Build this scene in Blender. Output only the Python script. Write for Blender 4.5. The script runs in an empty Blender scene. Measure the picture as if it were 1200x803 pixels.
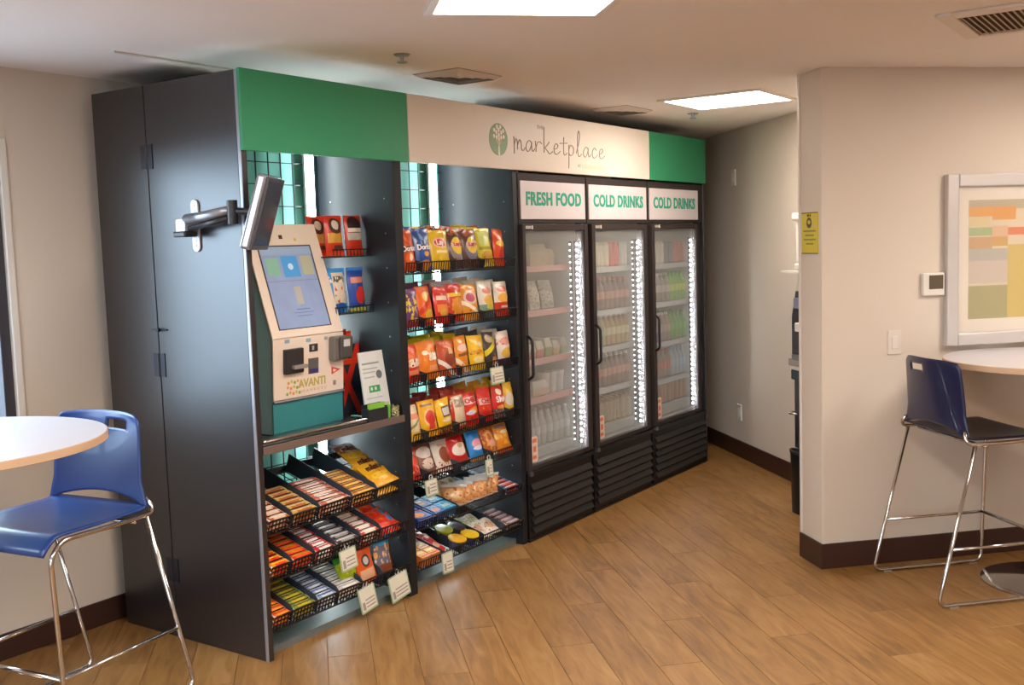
import bpy, bmesh, math, random
from mathutils import Vector, Matrix
random.seed(7)
SC = bpy.context.scene
COL = SC.collection
R = math.radians

# ------------------------------------------------------------------ camera
CAM_POS = (-2.7993, -3.1532, 1.65)
YAW, PITCH, ROLL, FPX = R(34.3193), R(-5.3524), R(-1.8438), 1225.9
fw = Vector((math.cos(YAW)*math.cos(PITCH), math.sin(YAW)*math.cos(PITCH), math.sin(PITCH)))
r0 = Vector((math.sin(YAW), -math.cos(YAW), 0)); u0 = r0.cross(fw)
rt = r0*math.cos(ROLL) + u0*math.sin(ROLL); up = -r0*math.sin(ROLL) + u0*math.cos(ROLL)
cd = bpy.data.cameras.new('camera'); cam = bpy.data.objects.new('camera', cd); COL.objects.link(cam)
cd.sensor_fit = 'HORIZONTAL'; cd.sensor_width = 36.0; cd.lens = FPX/1200*36.0
cd.clip_start = 0.05; cd.clip_end = 100
cam.matrix_world = Matrix(((rt.x, up.x, -fw.x, CAM_POS[0]), (rt.y, up.y, -fw.y, CAM_POS[1]),
                           (rt.z, up.z, -fw.z, CAM_POS[2]), (0, 0, 0, 1)))
SC.camera = cam

# ------------------------------------------------------------------ world, exposure
SKY_STRENGTH = 6.0
TROFFER = 13.0
LED_TUBE = 22.0
LED_DOT = 60.0
HEADER_GLOW = 0.05
w = bpy.data.worlds.new('sky'); SC.world = w; w.use_nodes = True
bg = w.node_tree.nodes['Background']; bg.inputs[0].default_value = (0.66, 0.83, 1.0, 1); bg.inputs[1].default_value = SKY_STRENGTH
SC.view_settings.view_transform = 'Standard'; SC.view_settings.look = 'None'
SC.view_settings.gamma = 1.0; SC.view_settings.use_curve_mapping = False
SC.view_settings.exposure = 1.05
SC.cycles.use_denoising = True
SC.cycles.max_bounces = 10; SC.cycles.transparent_max_bounces = 16
SC.cycles.sample_clamp_indirect = 6.0
SC.cycles.caustics_reflective = False; SC.cycles.caustics_refractive = False

# ------------------------------------------------------------------ materials
MATS = {}
def srgb(c):
    if isinstance(c, str):
        c = c.lstrip('#'); c = [int(c[i:i+2], 16)/255 for i in (0, 2, 4)]
    return tuple((x/12.92 if x <= 0.04045 else ((x+0.055)/1.055)**2.4) for x in c) + (1.0,)

class NT:
    def __init__(s, name):
        s.m = bpy.data.materials.new(name); s.m.use_nodes = True
        s.t = s.m.node_tree; s.n = s.t.nodes; s.l = s.t.links
        s.b = s.n['Principled BSDF']; s.out = s.n['Material Output']
    def new(s, k, **kw):
        x = s.n.new(k)
        for a, v in kw.items(): setattr(x, a, v)
        return x
    def math(s, op, a, b=None, c=None, clamp=False):
        x = s.new('ShaderNodeMath', operation=op, use_clamp=clamp)
        for i, v in enumerate((a, b, c)):
            if v is None: continue
            if hasattr(v, 'links'): s.l.new(v, x.inputs[i])
            else: x.inputs[i].default_value = v
        return x.outputs[0]
    def mix(s, f, a, b):
        x = s.new('ShaderNodeMix', data_type='RGBA')
        for i, v in ((0, f), (6, a), (7, b)):
            if hasattr(v, 'links'): s.l.new(v, x.inputs[i])
            else: x.inputs[i].default_value = v
        return x.outputs[2]

def mat(name, col, rough=0.5, metal=0.0, var=0.06, scale=8.0, bump=0.0, bscale=None, coat=0.0, spec=None, stretch=None, emit=0.0, emit_col=None, trans=0.0):
    if name in MATS: return MATS[name]
    t = NT(name); c = srgb(col)
    tc = t.new('ShaderNodeTexCoord'); mp = t.new('ShaderNodeMapping'); t.l.new(tc.outputs['Object'], mp.inputs[0])
    if stretch: mp.inputs['Scale'].default_value = stretch
    nz = t.new('ShaderNodeTexNoise'); nz.inputs['Scale'].default_value = scale; nz.inputs['Detail'].default_value = 4
    t.l.new(mp.outputs[0], nz.inputs['Vector'])
    d = tuple(x*(1-var) for x in c[:3])+(1,); l = tuple(min(1, x*(1+var)) for x in c[:3])+(1,)
    t.l.new(t.mix(nz.outputs[0], d, l), t.b.inputs['Base Color'])
    t.b.inputs['Roughness'].default_value = rough; t.b.inputs['Metallic'].default_value = metal
    t.b.inputs['Coat Weight'].default_value = coat
    if spec is not None: t.b.inputs['Specular IOR Level'].default_value = spec
    if trans: t.b.inputs['Transmission Weight'].default_value = trans
    if emit:
        t.b.inputs['Emission Color'].default_value = srgb(emit_col or col); t.b.inputs['Emission Strength'].default_value = emit
    if bump:
        n2 = t.new('ShaderNodeTexNoise'); n2.inputs['Scale'].default_value = bscale or scale*4; n2.inputs['Detail'].default_value = 3
        t.l.new(mp.outputs[0], n2.inputs['Vector'])
        bp = t.new('ShaderNodeBump'); bp.inputs['Strength'].default_value = bump; bp.inputs['Distance'].default_value = 0.01
        t.l.new(n2.outputs[0], bp.inputs['Height']); t.l.new(bp.outputs[0], t.b.inputs['Normal'])
    MATS[name] = t.m
    return t.m

def print_mat(name, base, layers, rough=0.35, emit=0.0, spec=0.5):
    """flat print on UVs. layers: ('ell',cx,cy,rx,ry,col) ('rect',u0,u1,v0,v1,col) ('diag',k,v0,v1,col) ('noise',scale,thr,v0,v1,col)"""
    if name in MATS: return MATS[name]
    t = NT(name)
    tc = t.new('ShaderNodeTexCoord'); sp = t.new('ShaderNodeSeparateXYZ'); t.l.new(tc.outputs['UV'], sp.inputs[0])
    U, V = sp.outputs[0], sp.outputs[1]
    nz = t.new('ShaderNodeTexNoise'); nz.inputs['Scale'].default_value = 5; t.l.new(tc.outputs['UV'], nz.inputs['Vector'])
    b = srgb(base); cur = t.mix(nz.outputs[0], tuple(x*.9 for x in b[:3])+(1,), tuple(min(1, x*1.1) for x in b[:3])+(1,))
    def band(x, a, bb):
        return t.math('MULTIPLY', t.math('GREATER_THAN', x, a), t.math('LESS_THAN', x, bb))
    for L in layers:
        k = L[0]; col = srgb(L[-1])
        if k == 'ell':
            dx = t.math('DIVIDE', t.math('SUBTRACT', U, L[1]), L[3]); dy = t.math('DIVIDE', t.math('SUBTRACT', V, L[2]), L[4])
            f = t.math('LESS_THAN', t.math('ADD', t.math('MULTIPLY', dx, dx), t.math('MULTIPLY', dy, dy)), 1.0)
        elif k == 'rect': f = t.math('MULTIPLY', band(U, L[1], L[2]), band(V, L[3], L[4]))
        elif k == 'diag': f = band(t.math('ADD', V, t.math('MULTIPLY', U, L[1])), L[2], L[3])
        elif k == 'noise':
            n2 = t.new('ShaderNodeTexNoise'); n2.inputs['Scale'].default_value = L[1]; n2.inputs['Detail'].default_value = 2
            t.l.new(tc.outputs['UV'], n2.inputs['Vector'])
            f = t.math('MULTIPLY', t.math('GREATER_THAN', n2.outputs[0], L[2]), band(V, L[3], L[4]))
        elif k == 'cells':
            n2 = t.new('ShaderNodeTexVoronoi'); n2.inputs['Scale'].default_value = L[1]
            t.l.new(tc.outputs['UV'], n2.inputs['Vector'])
            f = t.math('MULTIPLY', t.math('LESS_THAN', n2.outputs[0], L[2]), band(V, L[3], L[4]))
        cur = t.mix(f, cur, col)
    t.l.new(cur, t.b.inputs['Base Color']); t.b.inputs['Roughness'].default_value = rough
    t.b.inputs['Specular IOR Level'].default_value = spec
    if emit:
        t.l.new(cur, t.b.inputs['Emission Color']); t.b.inputs['Emission Strength'].default_value = emit
    MATS[name] = t.m
    return t.m

# ------------------------------------------------------------------ mesh helpers
class MB:
    def __init__(s): s.v = []; s.f = []; s.uv = {}
    def box(s, x0, x1, y0, y1, z0, z1):
        n = len(s.v)
        s.v += [(x0,y0,z0),(x1,y0,z0),(x1,y1,z0),(x0,y1,z0),(x0,y0,z1),(x1,y0,z1),(x1,y1,z1),(x0,y1,z1)]
        s.f += [tuple(n+i for i in q) for q in ((0,3,2,1),(4,5,6,7),(0,1,5,4),(1,2,6,5),(2,3,7,6),(3,0,4,7))]
        return s
    def tube(s, path, r, seg=8, closed=False, flat=None):
        P = [Vector(p) for p in path]; n0 = len(s.v); N = len(P)
        ref = None
        for i, p in enumerate(P):
            a = P[i-1] if (i > 0 or closed) else P[i]; b = P[(i+1) % N] if (i < N-1 or closed) else P[i]
            d = (b-a).normalized()
            if ref is None:
                ref = Vector((0,0,1)) if abs(d.z) < .9 else Vector((1,0,0))
            x = (ref - d*ref.dot(d))
            if x.length < 1e-6: x = d.orthogonal()
            x.normalize(); y = d.cross(x); ref = x
            rr = r[i] if isinstance(r, (list, tuple)) else r
            for k in range(seg):
                an = 2*math.pi*k/seg
                q = p + x*math.cos(an)*rr + y*math.sin(an)*rr*(flat or 1)
                s.v.append(tuple(q))
        for i in range(N-1 if not closed else N):
            j = (i+1) % N
            for k in range(seg):
                k2 = (k+1) % seg
                s.f.append((n0+i*seg+k, n0+i*seg+k2, n0+j*seg+k2, n0+j*seg+k))
        if not closed:
            s.f.append(tuple(n0+k for k in reversed(range(seg)))); s.f.append(tuple(n0+(N-1)*seg+k for k in range(seg)))
        return s
    def lathe(s, prof, seg=20, c=(0,0,0), axis='z', ring=False):
        prof = [q for q in prof if q[0] > 1e-6]; n0 = len(s.v)
        for (r, h) in prof:
            for k in range(seg):
                a = 2*math.pi*k/seg; x, y = r*math.cos(a), r*math.sin(a)
                q = (x, y, h) if axis == 'z' else ((x, h, y) if axis == 'y' else (h, x, y))
                s.v.append((q[0]+c[0], q[1]+c[1], q[2]+c[2]))
        for i in range(len(prof)-(0 if ring else 1)):
            i2 = (i+1) % len(prof)
            for k in range(seg):
                k2 = (k+1) % seg
                f = (n0+i*seg+k, n0+i*seg+k2, n0+i2*seg+k2, n0+i2*seg+k)
                s.f.append(f if axis != 'y' else f[::-1])
        if ring: return s
        a = tuple(n0+k for k in reversed(range(seg))); b = tuple(n0+(len(prof)-1)*seg+k for k in range(seg))
        s.f.append(a if axis != 'y' else a[::-1]); s.f.append(b if axis != 'y' else b[::-1])
        return s
    def prism(s, poly, h0, h1, plane='xy'):
        n = len(s.v); N = len(poly)
        def P(a, b, h): return (a, b, h) if plane == 'xy' else ((a, h, b) if plane == 'xz' else (h, a, b))
        s.v += [P(a, b, h0) for a, b in poly] + [P(a, b, h1) for a, b in poly]
        s.f.append(tuple(n+i for i in reversed(range(N)))); s.f.append(tuple(n+N+i for i in range(N)))
        for i in range(N):
            j = (i+1) % N; s.f.append((n+i, n+j, n+N+j, n+N+i))
        return s
    def grid(s, fn, nu, nv, skip=None, flip=False):
        n = len(s.v)
        for j in range(nv+1):
            for i in range(nu+1):
                s.v.append(tuple(fn(i/nu, j/nv))); s.uv[len(s.v)-1] = (i/nu, j/nv)
        for j in range(nv):
            for i in range(nu):
                if skip and skip((i+.5)/nu, (j+.5)/nv): continue
                a = n+j*(nu+1)+i; f = (a, a+1, a+nu+2, a+nu+1)
                s.f.append(f[::-1] if flip else f)
        return s
    def xf(s, M, start=0):
        for i in range(start, len(s.v)): s.v[i] = tuple(M @ Vector(s.v[i]))
        return s
    def mesh(s, name, smooth=False, bevel=0.0, bseg=2, recalc=True):
        me = bpy.data.meshes.new(name); me.from_pydata([tuple(v) for v in s.v], [], s.f)
        if s.uv:
            ul = me.uv_layers.new(name='UVMap')
            for lp in me.loops: ul.data[lp.index].uv = s.uv.get(lp.vertex_index, (0.5, 0.5))
        if bevel or recalc:
            bm = bmesh.new(); bm.from_mesh(me)
            if bevel:
                es = [e for e in bm.edges if len(e.link_faces) == 2 and e.calc_face_angle(0) > R(30)]
                bmesh.ops.bevel(bm, geom=es, offset=bevel, segments=bseg, affect='EDGES', profile=.5)
            if recalc: bmesh.ops.recalc_face_normals(bm, faces=bm.faces)
            bm.to_mesh(me); bm.free()
        if smooth:
            for p in me.polygons: p.use_smooth = True
            if smooth == 'auto':
                try: me.set_sharp_from_angle(angle=R(40))
                except Exception: pass
        return me

def link(name, me, m, parent=None, loc=(0,0,0), rot=(0,0,0)):
    o = bpy.data.objects.new(name, me); COL.objects.link(o)
    o.location = loc; o.rotation_euler = rot
    if parent: o.parent = parent
    if m is not None and me is not None:
        if not me.materials: me.materials.append(m)
        elif me.materials[0] != m:
            o.material_slots[0].link = 'OBJECT'; o.material_slots[0].material = m
    return o
def part(name, mb, m, parent=None, smooth=False, bevel=0.0, loc=(0,0,0), rot=(0,0,0), bseg=2, label=None):
    o = link(name, mb.mesh(name, smooth, bevel, bseg), m, parent, loc, rot)
    if label: o['label'] = label
    return o
def tag(o, label, cat, group=None):
    o['label'] = label; o['category'] = cat
    if group: o['group'] = group
    return o
def thing(name, label, cat, loc=(0,0,0), rz=0.0, group=None, rot=None):
    o = bpy.data.objects.new(name, None); COL.objects.link(o); o.empty_display_size = .05
    o.location = loc; o.rotation_euler = rot or (0, 0, rz)
    return tag(o, label, cat, group)
def struct(o): o['kind'] = 'structure'; return o
def clone(root, loc, rot=None, label=None, group=None, mats=None):
    r = root.copy(); COL.objects.link(r); r.location = loc
    if rot is not None: r.rotation_euler = rot
    if label: r['label'] = label
    if group: r['group'] = group
    for ch in list(root.children):
        c = ch.copy(); COL.objects.link(c); c.parent = r
        if mats and ch.name.split('.')[0] in mats:
            c.material_slots[0].link = 'OBJECT'; c.material_slots[0].material = mats[ch.name.split('.')[0]]
    return r
def smooth_path(pts, n=6, closed=False):
    P = [Vector(p) for p in pts]; out = []; N = len(P)
    for i in range(N if closed else N-1):
        a = P[(i-1) % N] if (i > 0 or closed) else P[0]*2-P[1]; b = P[i]; c = P[(i+1) % N]
        d = P[(i+2) % N] if (i+2 < N or closed) else P[-1]*2-P[-2]
        for k in range(n):
            t = k/n
            out.append(.5*((2*b)+(c-a)*t+(2*a-5*b+4*c-d)*t*t+(3*b-a-3*c+d)*t**3))
    if not closed: out.append(P[-1])
    return out
def fillet(pts, r=.03, n=5):
    P = [Vector(p) for p in pts]; out = [P[0]]
    for i in range(1, len(P)-1):
        a, b, c = P[i-1], P[i], P[i+1]; d1 = (a-b); d2 = (c-b); rr = min(r, d1.length*.45, d2.length*.45)
        p1 = b+d1.normalized()*rr; p2 = b+d2.normalized()*rr
        for k in range(n+1):
            t = k/n; out.append(p1*(1-t)**2+b*2*t*(1-t)+p2*t*t)
    out.append(P[-1]); return out
def rrect(x0, x1, y0, y1, r, n=4):
    out = []
    for cx, cy, a0 in ((x1-r, y0+r, -90), (x1-r, y1-r, 0), (x0+r, y1-r, 90), (x0+r, y0+r, 180)):
        for k in range(n+1):
            a = R(a0+90*k/n); out.append((cx+r*math.cos(a), cy+r*math.sin(a)))
    return out
def circle(cx, cy, r, n=24, ry=None):
    return [(cx+r*math.cos(2*math.pi*k/n), cy+(ry or r)*math.sin(2*math.pi*k/n)) for k in range(n)]
def text_mb(s, size, depth=.001, bold=0.0, width=None, align='CENTER', spacing=1.0, shear=0.0):
    """text as mesh standing in the xz plane, facing -y, centred on the origin"""
    c = bpy.data.curves.new('txt', 'FONT'); c.body = s; c.size = size; c.extrude = depth; c.offset = bold
    c.align_x = align; c.align_y = 'CENTER'; c.resolution_u = 3; c.space_character = spacing; c.shear = shear
    o = bpy.data.objects.new('txt', c); COL.objects.link(o)
    dg = bpy.context.evaluated_depsgraph_get()
    me = bpy.data.meshes.new_from_object(o.evaluated_get(dg)); bpy.data.objects.remove(o); bpy.data.curves.remove(c)
    mb = MB(); xs = [v.co.x for v in me.vertices]; k = 1.0
    if width: k = width/(max(xs)-min(xs))
    mb.v = [(v.co.x*k, -v.co.z, v.co.y) for v in me.vertices]; mb.f = [tuple(p.vertices) for p in me.polygons]
    bpy.data.meshes.remove(me)
    return mb

# frame of the right wall: s along the wall, t into the hallway
CX, CY = 2.2266, -1.5449
Q = math.sqrt(.5)
def W(s, t, z=0): return (CX+s*Q+t*Q, CY-s*Q+t*Q, z)
RZ = -math.pi/4
CEIL = 2.44

# ------------------------------------------------------------------ palette
M_wall = mat('wall_paint', '#d3c6b6', .75, var=.02, scale=3, bump=.08, bscale=180)
M_ceil = mat('ceiling_paint', '#ece5df', .8, var=.02, scale=2, bump=.1, bscale=120)
M_base = mat('baseboard_vinyl', '#3a2119', .45, var=.1, scale=6)
M_black = mat('black_laminate', '#1d1a1d', .33, var=.12, scale=4, stretch=(3, 3, .4), bump=.02, bscale=60, spec=1.0)
M_blackm = mat('black_laminate_matte', '#15171d', .52, var=.15, scale=4, stretch=(8, 8, .4), bump=.03, bscale=60, spec=.4)
M_blackp = mat('black_powder_steel', '#131318', .4, var=.1, scale=20)
M_wire = mat('black_wire', '#0e0e12', .35, var=.1, scale=30)
M_green = mat('green_panel', '#2f8f64', .42, var=.03, scale=2)
M_white = mat('white_panel', '#ddd0c2', .45, var=.015, scale=2)
M_teal = mat('teal_backing', '#72c0b2', .4, var=.05, scale=2)
M_chrome = mat('chrome', '#c9c6c4', .12, metal=1, var=.04, scale=5)
M_steel = mat('brushed_steel', '#9a9a9c', .28, metal=1, var=.08, scale=10, stretch=(1, 40, 1))
M_alu = mat('aluminium_edge', '#9d9da4', .35, metal=.5, var=.04)
M_cooler = mat('cooler_black', '#171417', .33, var=.1, scale=10)
M_coolframe = mat('cooler_frame_brown', '#352d2b', .6, spec=.25, metal=.0, var=.06)
M_coolin = mat('cooler_interior', '#b9bab6', .5, var=.03)
M_lblue = mat('navy_plastic', '#213f7c', .36, var=.05, scale=6, coat=.15)
M_navy = mat('dark_navy_plastic', '#14163c', .32, var=.05, scale=6, coat=.1)
M_table = mat('white_laminate', '#cbc8cd', .3, var=.015)
M_tedge = mat('maple_edge_band', '#c9a887', .5, var=.05)
M_wplast = mat('white_plastic', '#ddd6cc', .4, var=.02)
M_grey = mat('grey_ink', '#988c81', .6, var=.03)
M_dark = mat('dark_plastic', '#2c2a2c', .4, var=.08)

# ------------------------------------------------------------------ floor
def plank_mat():
    t = NT('vinyl_plank')
    tc = t.new('ShaderNodeTexCoord'); oi = t.new('ShaderNodeObjectInfo')
    cmb = t.new('ShaderNodeCombineXYZ')
    t.l.new(t.math('MULTIPLY', oi.outputs['Random'], 37.0), cmb.inputs[0]); t.l.new(t.math('MULTIPLY', oi.outputs['Random'], 91.0), cmb.inputs[1])
    va = t.new('ShaderNodeVectorMath', operation='ADD'); t.l.new(tc.outputs['Object'], va.inputs[0]); t.l.new(cmb.outputs[0], va.inputs[1])
    mp = t.new('ShaderNodeMapping'); t.l.new(va.outputs[0], mp.inputs[0]); mp.inputs['Scale'].default_value = (1.6, 11, 1)
    n1 = t.new('ShaderNodeTexNoise'); n1.inputs['Scale'].default_value = 2.0; n1.inputs['Detail'].default_value = 7; n1.inputs['Distortion'].default_value = 1.2
    t.l.new(mp.outputs[0], n1.inputs['Vector'])
    mp2 = t.new('ShaderNodeMapping'); t.l.new(va.outputs[0], mp2.inputs[0]); mp2.inputs['Scale'].default_value = (1.2, 3.2, 1)
    n2 = t.new('ShaderNodeTexNoise'); n2.inputs['Scale'].default_value = 2.2; n2.inputs['Detail'].default_value = 3
    t.l.new(mp2.outputs[0], n2.inputs['Vector'])
    cr = t.new('ShaderNodeValToRGB'); e = cr.color_ramp.elements
    e[0].position = .28; e[0].color = srgb('#664624'); e[1].position = .74; e[1].color = srgb('#a57f4f')
    m = cr.color_ramp.elements.new(.5); m.color = srgb('#8e6636')
    f = t.math('ADD', t.math('MULTIPLY', n1.outputs[0], .62), t.math('MULTIPLY', n2.outputs[0], .38))
    f = t.math('ADD', f, t.math('MULTIPLY', t.math('SUBTRACT', oi.outputs['Random'], .5), .10))
    t.l.new(f, cr.inputs[0])
    t.l.new(cr.outputs[0], t.b.inputs['Base Color'])
    t.b.inputs['Roughness'].default_value = .42; t.b.inputs['Specular IOR Level'].default_value = .45
    bp = t.new('ShaderNodeBump'); bp.inputs['Strength'].default_value = .06; bp.inputs['Distance'].default_value = .01
    t.l.new(n1.outputs[0], bp.inputs['Height']); t.l.new(bp.outputs[0], t.b.inputs['Normal'])
    return t.m
M_plank = plank_mat()
M_joint = mat('plank_joint', '#8a6235', .8)
floor = struct(part('floor', MB().box(-4.72, 6.5, -5.82, 1.12, -.06, -.008), M_joint))
struct(part('ground', MB().box(-40, 40, -40, 40, -.30, -.20), mat('outdoor_paving', '#9c9c9e', .8, var=.15, scale=.6)))  # unseen slab added to dim the light entering from below the horizon
PL, PW = 1.22, .18
pm = MB(); g = .0008
pm.prism([(-PL/2+g, -PW/2+g), (PL/2-g, -PW/2+g), (PL/2-g, PW/2-g), (-PL/2+g, PW/2-g)], -.008, -.0008)
k = len(pm.v); ch = .0010
pm.v += [(sx*(PL/2-g-ch), sy*(PW/2-g-ch), 0) for sx, sy in ((-1,-1),(1,-1),(1,1),(-1,1))]
pm.f = [f for f in pm.f if set(f) != {4,5,6,7}]
pm.f += [(k, k+1, k+2, k+3)] + [(4+i, 4+(i+1) % 4, k+(i+1) % 4, k+i) for i in range(4)]
plank_me = pm.mesh('plank')
rest = MB(); cand = []
def inroom(x, y):
    s = ((x-CX)-(y-CY))*Q; t = ((x-CX)+(y-CY))*Q
    return -4.3 < x < 6.2 and -5.4 < y < 1.25 and not (s > 1.0 and t > .4)
for j in range(-32, 24):
    off = (j*0.377) % 1.0
    for i in range(-6, 6):
        t = (i+off)*PL; s = j*PW
        x, y, _ = W(s, t)
        if not inroom(x, y): continue
        d = Vector((x-CAM_POS[0], y-CAM_POS[1], -1.65)); z = d.dot(fw)
        vis = z > .5 and abs(600+FPX*d.dot(rt)/z-600) < 1000 and 401-FPX*d.dot(up)/z < 1500
        cand.append((not vis, (d.length if vis else 99), x, y))
cand.sort()
for n, (nv, dd, x, y) in enumerate(cand):
    if n < 290 and not nv:
        link('plank', plank_me, M_plank, floor, (x, y, 0), (0, 0, math.pi/4))
    else:
        rest.v += []
        b = len(rest.v); Mx = Matrix.Translation((x, y, 0)) @ Matrix.Rotation(math.pi/4, 4, 'Z')
        rest.v += [tuple(Mx @ Vector(v)) for v in pm.v]; rest.f += [tuple(b+i for i in f) for f in pm.f]
if rest.v:
    ro = part('planks_out_of_view', rest, M_plank, floor); ro['kind'] = 'stuff'

# ------------------------------------------------------------------ ceiling and walls
struct(part('ceiling', MB().box(-4.72, 6.5, -5.82, 1.12, CEIL, CEIL+.08), M_ceil))
WX0, WX1, WZ0, WZ1 = -2.35, -.392, .90, 2.117          # window in the left wall
wl = MB()
wl.box(WX1, 6.4, 1.0, 1.12, 0, CEIL).box(-4.72, WX0, 1.0, 1.12, 0, CEIL).box(WX0, WX1, 1.0, 1.12, 0, WZ0).box(WX0, WX1, 1.0, 1.12, WZ1, CEIL)
struct(part('wall_left', wl, M_wall))
struct(part('wall_back', MB().box(.692, .81, .2, 4.29, 0, CEIL), M_wall, None, loc=W(0, 0), rot=(0, 0, RZ)))
struct(part('wall_right', MB().box(0, 5.85, 0, .23, 0, CEIL), M_wall, None, loc=W(0, 0), rot=(0, 0, RZ), bevel=.004))
SY0, SY1 = -3.3, -1.3                                   # unseen window added for daylight, behind and left of the camera
ws = MB()
ws.box(-4.72, -4.6, -5.7, SY0, 0, CEIL).box(-4.72, -4.6, SY1, 1.0, 0, CEIL).box(-4.72, -4.6, SY0, SY1, 0, .5).box(-4.72, -4.6, SY0, SY1, 2.2, CEIL)
struct(part('wall_side', ws, M_wall))
struct(part('wall_rear', MB().box(-4.72, 6.5, -5.82, -5.7, 0, CEIL), M_wall))
def glass_mat(name, haze=.0, tint=(1, 1, 1), hz_col=(.8, .82, .82), spec=1.0):
    t = NT(name)
    tr = t.new('ShaderNodeBsdfTransparent'); tr.inputs[0].default_value = tint+(1,)
    gl = t.new('ShaderNodeBsdfGlossy'); gl.inputs['Roughness'].default_value = .03
    df = t.new('ShaderNodeBsdfDiffuse'); tl = t.new('ShaderNodeBsdfTranslucent')
    nz = t.new('ShaderNodeTexNoise'); nz.inputs['Scale'].default_value = 3; tc = t.new('ShaderNodeTexCoord'); t.l.new(tc.outputs['Object'], nz.inputs['Vector'])
    c = t.mix(nz.outputs[0], tuple(x*.95 for x in hz_col)+(1,), hz_col+(1,))
    t.l.new(c, df.inputs[0]); t.l.new(c, tl.inputs[0])
    m0 = t.new('ShaderNodeMixShader'); m0.inputs[0].default_value = .5; t.l.new(df.outputs[0], m0.inputs[1]); t.l.new(tl.outputs[0], m0.inputs[2])
    m1 = t.new('ShaderNodeMixShader'); m1.inputs[0].default_value = haze; t.l.new(tr.outputs[0], m1.inputs[1]); t.l.new(m0.outputs[0], m1.inputs[2])
    fr = t.new('ShaderNodeFresnel'); fr.inputs[0].default_value = 1.35
    m2 = t.new('ShaderNodeMixShader'); geo = t.new('ShaderNodeNewGeometry'); t.l.new(t.math('MULTIPLY', t.math('MULTIPLY', fr.outputs[0], spec), t.math('SUBTRACT', 1.0, geo.outputs['Backfacing'])), m2.inputs[0]); t.l.new(m1.outputs[0], m2.inputs[1]); t.l.new(gl.outputs[0], m2.inputs[2])
    t.l.new(m2.outputs[0], t.out.inputs[0])
    return t.m
M_winglass = glass_mat('window_glass', 0.0, (.97, .99, 1))
M_winframe = mat('window_frame_bronze', '#35323a', .4, var=.06)
def window(name, horizontal, a0, a1, z0, z1, plane, inward):
    win = bpy.data.objects.new(name, None); COL.objects.link(win); struct(win)
    def B(mb, a, b, d0, d1, zz0, zz1):
        d0, d1 = plane+d0*inward, plane+d1*inward
        if d0 > d1: d0, d1 = d1, d0
        return mb.box(a, b, d0, d1, zz0, zz1) if horizontal else mb.box(d0, d1, a, b, zz0, zz1)
    fr = MB(); ww = .045
    for a, b, c, d in ((a0, a0+ww, z0, z1), (a1-ww, a1, z0, z1), (a0+ww, a1-ww, z0, z0+ww), (a0+ww, a1-ww, z1-ww, z1)): B(fr, a, b, -.09, -.01, c, d)
    n = max(1, round((a1-a0)/.95))
    for i in range(1, n):
        m = a0+(a1-a0)*i/n; B(fr, m-.02, m+.02, -.08, -.02, z0+ww, z1-ww)
    part('window_frame', fr, M_winframe, win, bevel=.003)
    for i in range(n):
        p0 = a0+(a1-a0)*i/n+.025; p1 = a0+(a1-a0)*(i+1)/n-.025
        part('pane', B(MB(), max(p0, a0+ww), min(p1, a1-ww), -.055, -.049, z0+ww, z1-ww), M_winglass, win)
    cs = MB(); k = .03
    for a, b, c, d in ((a0-k, a0, z0-k, z1+k), (a1, a1+k, z0-k, z1+k), (a0, a1, z1, z1+k)): B(cs, a, b, 0, .012, c, d)
    part('casing', cs, M_wplast, win, bevel=.002)
    part('window_sill', B(MB(), a0-k, a1+k, 0, .05, z0-k, z0), M_wplast, win, bevel=.003)
    return win
window('window_1', True, WX0, WX1, WZ0, WZ1, 1.0, -1)
window('window_2', False, SY0, SY1, .5, 2.2, -4.6, 1)
def portal(loc, rot, sx, sy):
    l = bpy.data.lights.new('daylight_portal', 'AREA'); l.shape = 'RECTANGLE'; l.size = sx; l.size_y = sy; l.cycles.is_portal = True
    o = bpy.data.objects.new('daylight_portal', l); COL.objects.link(o); o.location = loc; o.rotation_euler = rot
portal(((WX0+WX1)/2, 1.10, (WZ0+WZ1)/2), (R(-90), 0, 0), WX1-WX0, WZ1-WZ0)
portal((-4.70, (SY0+SY1)/2, 1.35), (0, R(-90), 0), 1.7, SY1-SY0)

# baseboards
bl = MB().box(-4.6, 5.7, .988, 1.0, 0, .11); struct(part('baseboard_left', bl, M_base, bevel=.002))
struct(part('baseboard_back', MB().box(.68, .692, .25, 4.2, 0, .125), M_base, None, loc=W(0, 0), rot=(0, 0, RZ), bevel=.002))
br = MB().prism([(-.012, .23), (-.012, -.012), (5.8, -.012), (5.8, 0), (0, 0), (0, .23)], 0, .125)
struct(part('baseboard_right', br, M_base, None, loc=W(0, 0), rot=(0, 0, RZ), bevel=.002))
struct(part('trim_1', MB().box(-.006, .012, .216, .236, .125, CEIL), M_wplast, None, loc=W(0, 0), rot=(0, 0, RZ), bevel=.003))
struct(part('trim_2', MB().box(-.25, .36, .39, .405, CEIL-.008, CEIL), M_wplast, bevel=.002))  # white strip standing in for a line of light spilled on the ceiling

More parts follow.
